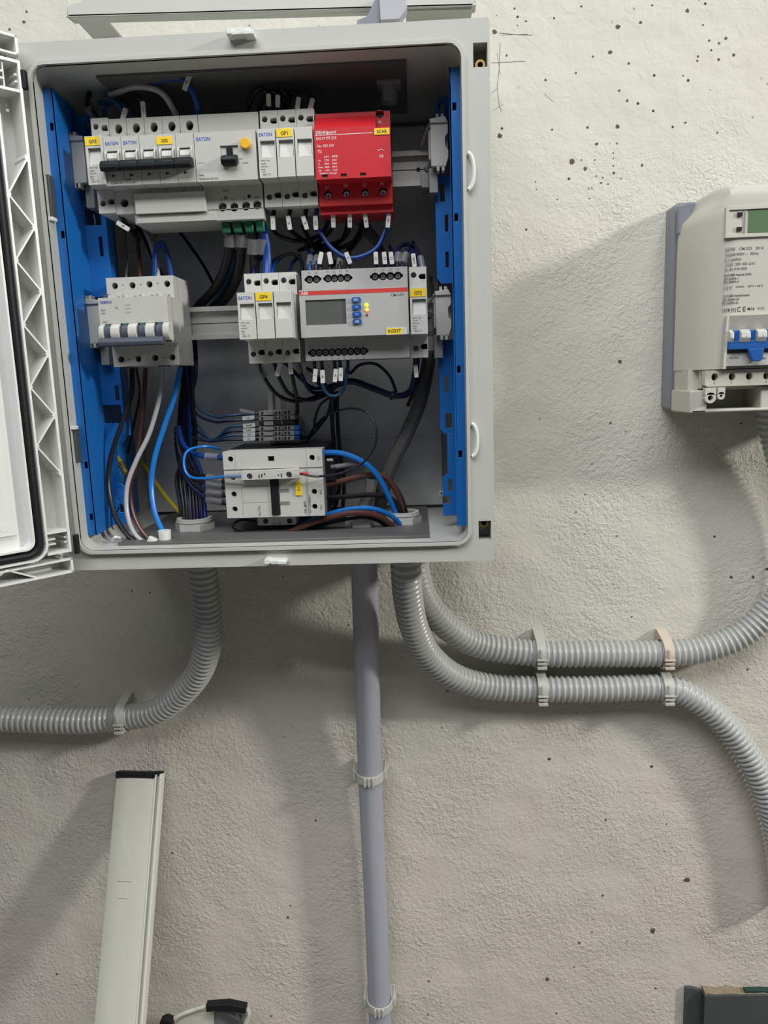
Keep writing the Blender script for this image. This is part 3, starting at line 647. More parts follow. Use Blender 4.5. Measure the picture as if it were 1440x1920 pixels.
# four pole breaker with grey-blue levers
xs0, xs1, z2 = -164.6, -94.2, 0.0
t = thing('circuit_breaker', 'four-pole white circuit breaker with grey-blue linked lever at the left of the second row', 'circuit breaker', (-129, -160, -45))
b = MB(); top = [XZ(u, v, YT) for u, v in ((215, 536), (248, 535), (280, 533), (313, 532))]; bot = [XZ(u, v, YT) for u, v in ((227, 674), (259, 673), (291, 671), (323, 670))]
hs = [circ(x, z, 3.3, 22) for x, z in top]; hb = [circ(x, z, 3.3, 22) for x, z in bot]
th = [circ(x + 8.8, z + 0.4, 0.7, 10) for x, z in top[:3]]; tb = [circ(x + 8.8, z, 0.7, 10) for x, z in bot[:3]]
slab(b, xs0, xs1, z2, 'white', top=hs + th, bot=hb + tb, yf=-203, zf=22.5)
b.box(xs0 + 0.3, xs1 - 0.3, -203, YR, -22, -9, 'white')
b.box(xs0 + 0.3, xs1 - 0.3, -209.5, -202, -3, 22.5, 'white')        # raised upper front block
for k in range(4):
    a = xs0 + 17.6 * k
    b.box(a + 9.0, a + 11.5, -204.5, -184, 22.4, 25.6, 'white2'); b.box(a + 5, a + 13, -186, -183, 25.6, 26.2, 'gland')
    if k: b.box(a - 0.5, a + 0.7, -187, -183, 22.5, 27, 'gland')
y = -209.62
b.text('SIEMENS', (xs0 + 2, y, 16.8), 3.8, 'inkblue', squash=0.85); b.text('5SL4', (xs0 + 2, y, 9.6), 2.6, 'inkgrey'); b.text('C63', (xs0 + 2, y, 6.6), 2.6, 'inkgrey'); b.text('T2', (xs0 + 16.5, y, 11), 3.2, 'inkgrey')
for k in range(3): b.text('1 3 5 7', (xs0 + 27, y, 14 - 3.6 * k), 1.9, 'inkgrey')
b.text('400V~', (xs0 + 3, y, -1.8), 2.0, 'inkgrey')
for k in range(4): b.text('2 4 6 8'.split()[k], (bot[k][0] - 2.5, YT - 0.1, -27), 2.6, 'inkgrey')
b.build('housing', t, bevel=0.5)
for k in range(4):
    a = xs0 + 17.6 * k + 8.3
    for dx in (-8.0, 3.8):
        b = MB(); c = [(-200, -21), (-212, -21), (-216, -17), (-217.2, -12), (-216, -7), (-211, -3.4), (-200, -3.2)]
        if dx < 0 and k: continue
        b.prism(c, a + dx + 0.3, a + dx + (5 if k == 0 and dx < 0 else 9.0 if k < 3 else 6.5), 'white2', 'yz')
        b.build('lever_guard', t, bevel=0.4)
    b = MB(); b.prism([(-200, -20), (-213, -20), (-215, -16), (-215.4, -11), (-213.5, -6), (-209, -3.6), (-200, -3.6)], a - 2.8, a + 4.0, 'greyblue', 'yz'); b.box(a - 2.8, a + 4.0, -210.4, -207, -6.8, -3.3, 'green'); b.build('lever', t, bevel=0.4)
b = MB(); b.prism([(-203, -19.4), (-219, -26.0), (-223, -25.5), (-224, -21.5), (-221, -18.2), (-203, -14.6)], xs0 + 1.5, xs1 - 3.5, 'greyblue', 'yz'); b.build('lever_bar', t, bevel=0.9)
b = MB(); b.box(xs0 + 7, xs0 + 20, YT + 1, YT + 6, -46.5, -44.8, 'greyblue'); b.box(xs1 - 24, xs1 - 11, YT + 1, YT + 6, -46.5, -44.8, 'greyblue'); b.box(xs0 - 3, xs0 + 4, YT - 3, YT + 6, 22.5, 28.5, 'greyblue'); b.build('latch', t, bevel=0.4)
# display relay
xa, xb = 38.8, 145.8
t = thing('monitoring_relay', 'light grey display relay with red stripe, dark screen and four blue buttons', 'relay', (92, -160, -46))
b = MB(); ta = [XZ(u, v, YT - 6) for u, v in ((580, 524), (593, 523.5), (615, 522), (627, 522), (638.5, 521.5), (651, 520.5), (703, 518), (718, 518), (732, 517.5), (746, 517))]
ba = [XZ(587 + 11.8 * k, 661.5 - 0.35 * k, YT - 4) for k in range(9)]
def pods(pts, r=4.1): return [circ(x, z, r, 20) for x, z in pts]
yt = YT - 6
b.box(xa, xb, YR, yt + 6, -46, 43.5, 'abb')
def strip(z0, z1, pts, groups):
    holes = []
    for g in groups:
        gx = [pts[i] for i in g]; zc = sum(p[1] for p in gx) / len(gx); top_, low = [], []
        for x, z in gx:
            for a in range(150, 29, -30): top_.append((x + 4.0 * math.cos(math.radians(a)), zc + 4.0 * math.sin(math.radians(a))))
            for a in range(-150, -29, 30): low.append((x + 4.0 * math.cos(math.radians(a)), zc + 4.0 * math.sin(math.radians(a))))
        end = [(gx[-1][0] + 5.2, zc + 1), (gx[-1][0] + 5.2, zc - 1)]; beg = [(gx[0][0] - 5.2, zc - 1), (gx[0][0] - 5.2, zc + 1)]
        # drop points of neighbouring circles that cross
        def mono(l):
            o = [l[0]]
            for p in l[1:]:
                if p[0] > o[-1][0] + 0.2: o.append(p)
            return o
        top_ = mono(top_); low = mono(low); holes.append(top_ + end + low[::-1] + beg)
        b.box(min(p[0] for p in gx) - 5.4, max(p[0] for p in gx) + 5.4, yt + 4.6, yt + 6.4, zc - 4.2, zc + 4.2, 'dark')
    b.plate(rect(xa, xb, z0, z1), holes, yt, yt + 6.2, 'abb')
strip(22.4, 43.5, ta, ((0, 1), (2, 3, 4, 5), (6, 7, 8, 9))); strip(-46, -23.4, ba, (tuple(range(9)),))
lcd = (*XZ(574, 610, YF - 5), *XZ(648, 560, YF - 5))
b.plate(rect(xa - 0.8, xb + 0.2, -23.5, 22.5), [rect(lcd[0], lcd[2], lcd[1], lcd[3])], YF - 4, YF + 3, 'abb'); b.box(xa - 0.8, xb + 0.2, YF + 2.8, yt + 6, -23.5, 22.5, 'abb')
y = YF - 4.15
b.box(xa - 0.6, xb, y, y + 0.5, 17.3, 21.2, 'redstripe'); b.text('ABB', (xa + 1, y - 0.1, 17.9), 4.0, 'inkwhite')
b.text('CM-UFS', (xb - 17, y, 13.2), 3.8, 'inkgrey')
for i, s in enumerate('A1 A2 Y1 Y2 Y3 Y0 L1 L2 L3 N'.split()): b.text(s, (ta[i][0], yt - 0.1, ta[i][1] + 5.4), 2.6, 'inkgrey', align='CENTER')
for i, (s, s2) in enumerate(zip('15 11 12 25 21 22 35 31 32'.split(), '16 12 18 26 24 28 36 34 38'.split())):
    b.text(s, (ba[i][0], yt - 0.1, ba[i][1] + 5.2), 2.3, 'inkgrey', align='CENTER'); b.text(s2, (ba[i][0], yt - 0.1, ba[i][1] - 7.6), 2.3, 'inkgrey', align='CENTER')
b.build('housing', t, bevel=0.45)
for x, z in ta: screw(t, (x, yt + 4.6, z), 2.35)
for x, z in ba: screw(t, (x, yt + 4.6, sum(p[1] for p in ba) / 9), 2.35)
b = MB(); b.box(lcd[0], lcd[2], YF - 2.6, YF - 1.6, lcd[1], lcd[3], 'lcd'); b.build('display', t)
for k, s in enumerate(('ESC', '^', 'v', 'OK')):
    x, z = XZ(668 + 0.6 * k, 562 + 13.6 * k, YF - 5); b = MB(); b.plate(rrect(x - 4.6, x + 4.6, z - 2.4, z + 2.4, 1.8, 4), [], YF - 6, YF - 3.8, 'button')
    if k in (1, 2):
        d = 1 if k == 1 else -1; b.tube([Vector((x - 1.5, YF - 6.1, z - 0.8 * d)), Vector((x, YF - 6.1, z + 0.8 * d)), Vector((x + 1.5, YF - 6.1, z - 0.8 * d))], 0.25, 'inkwhite', 5)
    else: b.text(s, (x, YF - 6.12, z - 1.0), 2.8, 'inkwhite', align='CENTER')
    b.build('button', t, bevel=0.5)
for (u, v), m_, r_ in (((687, 572), 'ledg', 1.9), ((688, 580.5), 'ledo', 1.7), ((688, 590), 'ledr', 1.2)):
    x, z = XZ(u, v, YF - 5); b = MB(); b.cyl((x, YF - 3.9, z), (x, YF - 5.0, z), r_, m_, 16); b.build('indicator_light', t, bevel=0.3)
b = MB(); x, z = XZ(724, 628, YF - 5); x2, z2_ = XZ(763, 613, YF - 5); b.box(x, x2, YF - 4.5, YF - 3.9, z, z2_, 'white2'); b.box(x + 0.7, x2 - 5, YF - 4.6, YF - 3.9, z + 0.7, z2_ - 0.7, 'yellow')
b.text('KG25T', ((x + x2 - 4) / 2, YF - 4.75, z + 2.2), 4.4, 'ink', align='CENTER'); b.build('sticker', t)
# feed terminals in the lower middle: short upright rail piece and five blocks
b = MB(); xr = -24.0
b.plate(rect(xr, xr + 35, -150, -77), [rrect(xr + 14, xr + 21, -103, -81, 3.4)], -74, -73, 'rail'); b.box(xr, xr + 5, -80, -73, -150, -77, 'rail'); b.box(xr + 30, xr + 35, -80, -73, -150, -77, 'rail'); b.box(xr + 5, xr + 6, -79, -73, -150, -77, 'rail')
b.box(xr + 6, xr + 29, -73, -16.5, -150, -108, 'rail')
tag(b.build('mounting_rail'), 'short upright grey rail piece above the contactor, carrying the feed terminals', 'rail')
for k in range(6):
    p = P(486, 771 + 9.6 * k, -110); q_ = P(553, 770 + 9.6 * k, -110); zc = p.z - 2.4
    b = MB(); b.box(p.x, q_.x, -112, -80, zc - 2.5, zc + 2.5, 'dark' if k == 2 else 'gland')
    for dx in (2.5, 18.5, 22.5, 29.5, 33.5): b.box(p.x + dx, p.x + dx + 2.4, -112.4, -110, zc - 1.7, zc + 1.7, 'dark')
    b.box(p.x + 6, p.x + 17, -114, -111, zc - 2.3, zc + 2.3, 'gland'); b.box(p.x + 26, p.x + 28, -113.5, -111, zc - 2.2, zc + 2.2, 'wdgrey')
    if k > 2: b.box(q_.x - 1, q_.x + 5.5, -112, -82, zc - 2.4, zc + 2.4, 'wblue' if k < 5 else 'wdblue')
    tag(b.build('terminal_block', bevel=0.25), 'thin grey feed terminal, %s, above the contactor' % ('topmost', 'second from the top', 'third and darkest from the top', 'fourth from the top, with blue end', 'fifth from the top, with blue end', 'lowest, with blue end')[k], 'terminal', 'stacked grey feed terminals')
# contactor
t = thing('contactor', 'large white contactor with black centre bar lying below the feed terminals', 'contactor', (-2, -120, -212))
yc = -176.0
A = [XZ(u, v, yc) for u, v in ((417, 848), (605, 842), (607, 964), (426, 975))]; cx0, cx1, cz0, cz1 = (A[0][0] + A[3][0]) / 2, (A[1][0] + A[2][0]) / 2, (A[2][1] + A[3][1]) / 2, (A[0][1] + A[1][1]) / 2
ang = 0.0
b = MB(); def_h = [XZ(u, v, yc) for u, v in ((432, 861), (585, 858), (589, 922), (590, 950), (438, 927), (440, 955), (436, 896))]
sq = XZ(508, 860, yc); slot = [XZ(500, 905, yc), XZ(526, 960, yc)]
hh = cz1 - cz0; split = cz1 - hh * 0.27
b.plate(rect(cx0, cx1, split + 0.4, cz1), [circ(*def_h[0], 3.0), circ(*def_h[1], 3.0), rect(sq[0] - 3.6, sq[0] + 3.6, sq[1] - 2.8, sq[1] + 2.8)], yc, yc + 12, 'white')
b.plate(rect(cx0, cx1, cz0, split - 0.4), [circ(*p, 3.0) for p in def_h[2:]] + [rect(cx0 + (cx1 - cx0) * 0.46, cx0 + (cx1 - cx0) * 0.55, cz0 + 2, split - 8)], yc + 1, yc + 12, 'white')
b.box(cx0 + 0.3, cx1 - 0.3, yc + 11, yc + 30, cz0 + 0.3, cz1 - 0.3, 'white'); b.box(cx0 - 1.5, cx1 + 1.5, yc + 30, -60, cz0 + 1, cz1 - 0.5, 'black')
b.box(cx0 + 1, cx1 - 1, yc + 8, yc + 11.4, cz0 + 1, cz1 - 1, 'dark')
yb = yc + 1 - 0.12
b.box(cx0 + 13, cx0 + 13.3, yc - 0.1, yc + 1, split + 1, cz1, 'gland'); b.box(cx1 - 17, cx1 - 16.7, yc - 0.1, yc + 1, cz0, cz1, 'gland')
b.prism([(cx0, split - 15), (cx0 + 18, split - 16), (cx0 + 21, split - 19), (cx0 + 47, split - 19), (cx0 + 47, split - 18.4), (cx0 + 21, split - 18.4), (cx0 + 18, split - 15.4), (cx0, split - 14.4)], yb - 0.3, yb + 0.4, 'gland')
b.box(cx0 + 18, cx0 + 18.4, yb, yb + 0.4, cz0 + 2, split - 19, 'gland'); b.box(cx0 + 18, cx0 + 48, yb, yb + 0.4, cz0 + 16.3, cz0 + 16.7, 'gland')
for dz in (0, 1.4, 2.8):
    for zz in (split - 22, cz0 + 17): b.box(cx0 + 58, cx0 + 69.5, yb - 0.5, yb + 1, zz - dz, zz - dz - 0.7, 'gland')
b.text('DIL M95', (cx1 - 19.5, yb - 0.1, cz0 + 3), 3.9, 'inkgrey', ang=90); b.text('XTCF080D', (cx1 - 14.5, yb - 0.1, cz0 + 3), 4.2, 'inkgrey', ang=90); b.text('hv-17.b', (cx0 + 37, yb - 0.1, cz0 + 2), 3.6, 'inkgrey', ang=90)
for s, k in (('5/L3', 3), ('3/L2', 2)): b.text(s, (def_h[k][0] + 8, yb - 0.1, def_h[k][1] - 3.5), 3.0, 'inkgrey', ang=90)
b.text('1/L1', (def_h[1][0] + 8, yc - 0.15, def_h[1][1] - 3.5), 3.0, 'inkgrey', ang=90)
b.build('housing', t, bevel=0.45)
b = MB(); b.box(cx0 + (cx1 - cx0) * 0.465, cx0 + (cx1 - cx0) * 0.545, yc - 0.8, yc + 9, cz0 + 2.2, split - 4, 'black'); b.build('armature_bar', t, bevel=0.6)
b = MB(); a0 = XZ(452, 902, yc - 8); a1 = XZ(559, 879, yc - 8); hs = [XZ(468, 893, yc - 8), XZ(542, 890, yc - 8)]
b.plate([(a0[0], a0[1] + 1), (a1[0], a0[1] + 1.5), (a1[0], a1[1]), (a0[0] + 2, a1[1] - 1), (a0[0], a1[1] - 3)], [circ(*p, 3.2) for p in hs], yc - 9, yc + 0.5, 'white')
b.box(a0[0] + 1, a1[0] - 1, yc - 3, yc + 0.6, a0[1] + 2, a1[1] - 2, 'white')
for p in hs: b.cyl((p[0], yc - 3.2, p[1]), (p[0], yc - 3.0, p[1]), 3.3, 'dark')
for u, v in ((486, 893), (491, 892), (528, 891)): x, z = XZ(u, v, yc - 9); b.box(x - 0.6, x + 0.6, yc - 9.2, yc - 8, z - 2, z + 2, 'dark')
for u, v in ((496, 889), (522, 891)): x, z = XZ(u, v, yc - 9); b.cyl((x, yc - 9.2, z), (x, yc - 8, z), 0.9, 'dark', 10)
b.build('auxiliary_contact', t, bevel=0.4)
for p in hs: screw(t, (p[0], yc - 4, p[1]), 2.5, m='chrome')
b = MB(); x, z = XZ(560, 916, yc); b.box(x - 3.2, x + 3.2, yc - 0.4, yc + 1, z - 7.4, z + 7.4, 'yellow'); b.text('K1', (x + 1.6, yc - 0.5, z - 2.4), 3.8, 'ink', ang=90); b.build('sticker', t)
b = MB(); a0 = XZ(484, 985, yc + 20); a1 = XZ(556, 972, yc + 20); b.box(a0[0], a1[0], yc + 18, yc + 40, a0[1], cz0 + 4, 'white')
for u in (498, 543): x, z = XZ(u, 977, yc + 18); b.cyl((x, yc + 17.8, z), (x, yc + 19, z), 3, 'dark')
b.text('A1  A2', ((a0[0] + a1[0]) / 2, yc + 17.8, a0[1] + 1), 3.6, 'inkgrey', align='CENTER'); b.build('coil_terminal', t, bevel=0.3)

# ------------------------------------------------------------------ wires
WG = {'black': 'wblack', 'navy': 'wnavy', 'blue': 'wblue', 'midblue': 'wdblue', 'teal': 'wteal', 'brown': 'wbrown', 'grey': 'wgrey', 'darkgrey': 'wdgrey', 'yellow': 'wyellow'}
def wire(label, pts, r, col, tags=(), group=None, cat='wire', sleeves=(), ends=()):
    path = catmull([P(u, v, y) for u, v, y in pts], 3.0)
    b = MB(); b.tube(path, r, WG[col], 10)
    o = tag(b.build('cable' if r > 5 else 'wire'), label, cat, group)
    for (u, v, y, ang, ln, s) in tags:
        p = P(u, v, y); c = MB(); w2 = 2.2
        c.prism([(-w2, -ln / 2 + .6), (-w2 + .6, -ln / 2), (w2 - .6, -ln / 2), (w2, -ln / 2 + .6), (w2, ln / 2 - .6), (w2 - .6, ln / 2), (-w2 + .6, ln / 2), (-w2, ln / 2 - .6)], -1.4, 1.0, 'tag')
        if s: c.text(s, (1.1, -1.5, -len(s) * 0.95), 3.0, 'ink', ang=90)
        c.xform(Matrix.Translation(p) @ Matrix.Rotation(math.radians(-ang), 4, 'Y')); c.build('marker_tag', o)
    for (a, c_) in sleeves:
        p, q_ = P(*a), P(*c_); s_ = MB(); s_.cyl(p, q_, r + 1.6, 'sleeve', 14); s_.build('clear_sleeve', o)
    for (u, v, y, ln, m_) in ends:
        p = P(u, v, y); s_ = MB(); s_.cyl(p + Vector((0, 0, ln / 2)), p - Vector((0, 0, ln / 2)), r + 0.8, m_, 12); s_.build('ferrule', o)
    return o
# below the four-pole breaker
wire('thick black wire bowing left from the four-pole breaker down to the bottom rim', [(248, 690, -150), (246, 740, -150), (226, 800, -158), (207, 860, -165), (203, 910, -170), (213, 960, -178), (236, 1000, -185), (266, 1024, -190)], 2.7, 'black')
wire('grey wire from the four-pole breaker curving down in front of the brown one', [(304, 690, -152), (300, 740, -155), (281, 810, -162), (255, 865, -168), (239, 910, -172), (238, 960, -178), (252, 1000, -185), (277, 1022, -190)], 2.5, 'grey')
wire('brown wire behind the grey one below the four-pole breaker', [(273, 690, -146), (269, 760, -146), (262, 830, -150), (253, 880, -155), (246, 920, -160), (250, 960, -170), (266, 995, -180), (290, 1020, -188)], 2.4, 'brown')
wire('bright blue wire from the right end of the four-pole breaker down to the rim', [(338, 688, -152), (328, 740, -156), (308, 800, -162), (290, 860, -167), (284, 910, -170), (290, 960, -178), (308, 1000, -184), (330, 1024, -188)], 2.9, 'blue')
wire('thin black wire hanging behind the brown wire below the four-pole breaker', [(256, 690, -120), (262, 740, -110), (250, 800, -100), (240, 850, -90)], 1.4, 'black')
# above the four-pole breaker
wire('grey wire dropping into the second pole of the four-pole breaker', [(262, 415, -120), (280, 450, -130), (292, 490, -140), (297, 520, -150)], 2.5, 'grey')
wire('brown wire dropping into the first poles of the four-pole breaker', [(255, 430, -118), (260, 470, -125), (263, 520, -148)], 2.2, 'brown')
wire('blue wire arching into the last pole of the four-pole breaker', [(290, 520, -150), (291, 475, -150), (303, 455, -148), (314, 480, -148), (322, 520, -150)], 2.8, 'midblue')
wire('black wire dropping between the grey and blue ones above the four-pole breaker', [(250, 410, -115), (272, 450, -120), (290, 490, -130), (308, 522, -145)], 2.2, 'black')
wire('thin dark grey wire on the outside left above the four-pole breaker', [(256, 470, -110), (242, 485, -115), (236, 522, -145)], 1.2, 'darkgrey')
wire('black wire with a white marker hanging under the first circuit breaker', [(222, 392, -165), (226, 402, -172), (240, 425, -150), (262, 450, -130)], 2.6, 'black', tags=[(231, 424, -182, 57, 14, '60')])
wire('navy wire slanting down across the bright back plate beside the thick black cables', [(325, 420, -60), (352, 455, -60), (380, 495, -70), (404, 540, -80)], 1.8, 'navy')
wire('thin yellow-green wire slanting behind the top row', [(270, 470, -50), (300, 435, -45), (325, 415, -45)], 1.6, 'yellow')
# lead bundle dropping left of centre
bx = ((346, 690, 352, 'black'), (352, 694, 360, 'navy'), (357, 700, 366, 'black'), (362, 696, 372, 'navy'), (340, 700, 346, 'black'), (367, 704, 380, 'navy'), (350, 690, 386, 'midblue'), (345, 700, 340, 'black'), (360, 690, 356, 'black'))
NS = ('leftmost', 'second from the left', 'third from the left', 'middle', 'fifth', 'third from the right', 'rightmost'); nm = ('first', 'second', 'third', 'fourth', 'fifth', 'sixth', 'seventh', 'eighth', 'ninth')
for k, (u0, v0, u1, c) in enumerate(bx):
    rank = sorted(range(9), key=lambda i: bx[i][2]).index(k)
    wire('%s lead into the left cable gland, %s of nine' % ('black' if c == 'black' else 'mid-blue' if c == 'midblue' else 'navy', ('leftmost', 'second from the left', 'third from the left', 'fourth from the left', 'middle', 'fourth from the right', 'third from the right', 'second from the right', 'rightmost')[rank]), [(u0 - 2, 600 + 4 * k, -95), (u0, v0, -100 - 2 * k), (338 + 3 * k, 760, -96 - 2 * k), (335 + 4 * k, 830, -100), (u1 - 8, 890, -106), (u1 - 2, 950, -122), (u1, 1004, -134)], 2.2, c, group='dark leads into the left cable gland')
for k, (u, v) in enumerate(((455, 775), (458, 785), (455, 799), (455, 808), (456, 816), (456, 824))):
    wire('dark teal-blue wire running from the bundle to the %s feed terminal marker' % ('topmost', 'second', 'third', 'fourth', 'fifth', 'lowest')[k],
         [(350 + 3 * k, 690 + 6 * k, -92), (356 - 3 * k, 730 + 9 * k, -96), (372 - 4 * k, 765 + 10 * k, -100), (405 - 3 * k, (790 if k < 2 else 822) + 1.0 * k - (8 if k == 0 else 0), -104), (432, v + (4 if k < 2 else 2 - (k - 2) * 0.5), -108), (488, v, -104)], 1.5, 'teal' if k % 2 == 0 else 'navy',
         tags=[] if k == 0 else [(466 + (1.5 if k > 1 else 0), v - 1.5, -117, -87, 14.0, ('', 'L4', 'NUPS', 'LUPS', 'N0', 'L0')[k])], sleeves=[((450, 770, -108), (478, 776, -108))] if k == 0 else ())
# thick blue and loops on the left of the contactor
wire('thick mid-blue wire entering the upper left of the contactor through a clear sleeve', [(335, 800, -110), (345, 835, -125), (375, 854, -140), (420, 858, -150)], 2.9, 'midblue', sleeves=[((386, 856, -147), (410, 858, -150))])
wire('light blue loop from the auxiliary contact of the contactor round to the left', [(452, 893, -186), (425, 893, -184), (385, 897, -178), (355, 893, -170), (345, 870, -162), (352, 845, -150), (385, 837, -140), (412, 842, -120)], 1.5, 'blue', sleeves=[((422, 893, -184), (450, 892, -186))])
for k, (v0, v1, c) in enumerate(((905, 895, 'black'), (915, 908, 'black'), (930, 925, 'black'), (945, 938, 'navy'))):
    wire('black lead with grey sleeve entering the left of the contactor, %s from the top' % ('first', 'second', 'third', 'fourth')[k],
         [(330, 800 + 10 * k, -110), (338, 850 + 8 * k, -120), (360, 885 + 9 * k, -135), (395, v1, -148), (430, v0, -152)], 2.4, c, sleeves=[((388, v1 - 1, -147), (418, v0 - 3, -152))])
wire('yellow-green earth wire slanting down into the left cable gland', [(238, 858, -60), (268, 870, -60), (285, 895, -70), (310, 930, -90), (348, 972, -125)], 2.6, 'yellow')
o = wire('short yellow-green earth lead with copper lug at the lower left', [(192, 700, -120), (197, 750, -110), (200, 800, -105), (212, 845, -110), (226, 868, -120)], 2.8, 'yellow')
b = MB(); p = P(226, 868, -120); q_ = P(236, 888, -126); b.cyl(p, q_, 3.6, 'brass', 14); b.build('cable_lug', o)
b = MB(); c0 = P(236, 835, -60); b.prism([(c0.x - 12, c0.z + 6), (c0.x + 10, c0.z + 12), (c0.x + 14, c0.z - 34), (c0.x - 6, c0.z - 42), (c0.x - 16, c0.z - 20)], -62, -58, 'sleeve')
tag(b.build('plastic_bag'), 'small clear crumpled plastic scrap behind the yellow-green lead', 'plastic')
# thick green-collared cables
for k, (u, c, pth) in enumerate(((431, 'black', [(431, 428, -168), (430, 470, -160), (420, 510, -145), (400, 545, -125), (372, 575, -108), (350, 610, -100)]),
                                 (452, 'black', [(452, 428, -168), (452, 470, -160), (446, 515, -145), (430, 550, -125), (405, 580, -108), (375, 610, -98)]),
                                 (474, 'black', [(474, 426, -168), (477, 465, -160), (478, 500, -155), (474, 540, -120), (455, 575, -105)]),
                                 (492, 'midblue', [(492, 424, -168), (499, 460, -165), (501, 490, -165), (499, 528, -172)]))):
    wire('thick %s cable under a green collar, %s from the left' % ('blue' if c == 'midblue' else 'black', ('first', 'second', 'third', 'fourth')[k]), pth, 5.2 if c == 'black' else 4.6, c, cat='cable',
         sleeves=[((u + 1, 438 + 10 * (k > 1), -166), (u + 1, 462 + 14 * (k > 1), -162))])
wire('navy cable running down between the thick black ones', [(440, 470, -140), (436, 510, -125), (418, 545, -110), (385, 590, -95)], 3.2, 'teal')
# wires under the fuse switch and the surge arrester
lows = ((511, 'black', '1'), (541, 'black', '2L'), (571, 'black', '3L'), (591, 'blue', '2N1'), (624, 'black', '7L'), (655, 'black', '8L'), (685, 'black', '9L'), (727, 'blue', '1N'))
ends = {511: [(520, 440, -150), (560, 452, -140), (600, 440, -135), (622, 405, -150)], 541: [(548, 435, -150), (590, 460, -130), (640, 450, -135), (655, 405, -150)],
        571: [(570, 430, -155), (600, 468, -135), (660, 455, -138), (684, 408, -150)], 591: [(600, 435, -160), (625, 468, -165), (660, 484, -168), (705, 466, -165), (727, 420, -160)],
        624: [(620, 432, -150), (590, 458, -120), (560, 470, -110)], 655: [(650, 440, -150), (620, 465, -120), (585, 478, -110)], 685: [(680, 438, -155), (655, 470, -130), (620, 500, -110)], 727: None}
for k, (u, c, s) in enumerate(lows):
    if ends[u] is None: path = [(722, 385, -165), (726, 400, -168), (728, 425, -160)]
    else: path = [(u + (4 if u < 600 else 0), 388, -165), (u + 2, 400, -168)] + [(u, 420, -166)] + ends[u]
    a = {511: 0, 541: 6, 571: 16, 591: 0, 624: 0, 655: -2, 685: 6, 727: -8}[u]
    wire('%s wire with white marker under the %s' % ('blue' if c == 'blue' else 'black', ('first pole of the top fuse switch', 'second pole of the top fuse switch', 'third pole of the top fuse switch', 'gap between top fuse switch and red arrester', 'first screw of the red arrester', 'second screw of the red arrester', 'third screw of the red arrester', 'last screw of the red arrester')[k]),
         path, 2.3, 'midblue' if c == 'blue' else 'black', tags=[(u + 1, 418 if u < 600 else 414, -173, a, 13.5, s)])
wire('dark grey sheathed cable slanting behind the blue loop towards the right', [(665, 400, -110), (695, 440, -90), (725, 470, -80), (750, 500, -80), (790, 560, -70)], 6.5, 'darkgrey', cat='cable')
# loops above the top fuse switch
for k, (u0, u1, top_) in enumerate(((478, 505, 165), (500, 522, 172), (515, 540, 168), (530, 560, 175), (548, 585, 170))):
    wire('black wire arching above the top fuse switch, %s from the left' % ('first', 'second', 'third', 'fourth', 'fifth')[k], [(u0 - 14, 216, -160), (u0 - 10, 192, -168), (u0 + 8, top_, -172), (u1, 182, -174), (u1 + 3, 216, -168)], 2.4, 'black',
         tags=[(u1 - 1, 188 + 2 * k, -180, (-2, -4, 8, -12, -20)[k], 11, '')] if k != 2 else [])
# wires above the circuit breakers
wire('grey wire arching in the dark above the breakers', [(205, 178, -168), (255, 163, -176), (300, 172, -178), (325, 205, -174), (335, 232, -166)], 3.0, 'grey')
wire('blue wire with white marker rising above the fifth breaker', [(370, 232, -166), (371, 205, -176), (365, 180, -182), (350, 155, -186), (326, 146, -184), (290, 152, -180)], 3.2, 'midblue', tags=[(351, 154, -191, -25, 16, '90')])
wire('dark wire with white marker above the second breaker', [(270, 234, -166), (269, 205, -176), (262, 185, -178), (240, 176, -170)], 2.4, 'black', tags=[(269, 206, -181, 0, 15, '1')])
wire('dark wire with leaning white marker above the first breaker', [(240, 237, -166), (232, 212, -175), (214, 190, -175), (188, 192, -165)], 2.4, 'teal', tags=[(233, 214, -181, -22, 11, '1')])
wire('dark wire with leaning grey marker above the leftmost fuse holder', [(192, 237, -166), (178, 215, -172), (163, 195, -170), (168, 175, -160)], 2.6, 'black', sleeves=[((165, 203, -172), (188, 233, -168))])
wire('teal wire looping in the dark upper left corner', [(205, 236, -164), (196, 205, -165), (218, 188, -165), (246, 210, -165), (256, 236, -164)], 2.2, 'teal')
# short leads at the middle row tops
for k, (u, s, c) in enumerate(((470, '', 'navy'), (505, '', 'midblue'), (537, '', 'navy'))):
    wire('short dark lead with violet ferrule on top of pole %s of the pulled-out fuse switch' % ('one', 'two', 'three')[k], [(u + 4, 528, -170), (u + 5, 512, -168), (u + 10, 495, -150), (u + 24, 480, -120)], 2.0, c, ends=[(u + 4, 518, -170, 4, 'ferv')])
wire('black wire arching over the pulled-out fuse switch', [(505, 494, -140), (530, 480, -140), (553, 477, -140), (566, 492, -145), (566, 515, -160)], 1.9, 'black')
ab = ((580, 'midblue', '', 0), (592, 'navy', '', 0), (600, 'black', '', -14), (618, 'black', '', 8), (636, 'black', '', 0), (652, 'black', 'A', 20), (704, 'navy', 'L1', 0), (720, 'navy', 'L2', 4), (733, 'navy', 'L3', 6))
for k, (u, c, s, a) in enumerate(ab):
    wire('short lead standing on top of the display relay, %s from the left' % ('first', 'second', 'third', 'fourth', 'fifth', 'sixth', 'seventh', 'eighth', 'ninth')[k], [(u, 510, -175), (u + 1, 495, -172), (u + 3, 478, -150), (u - 8 + 4 * k % 13, 462, -115)], 2.0, c,
         tags=[(u + 1, 484, -178, a, 12, s)] if k in (2, 3, 5, 6, 7, 8) else [], sleeves=[((u, 500, -172), (u + 2, 482, -160))] if k in (0, 1, 4) else [])
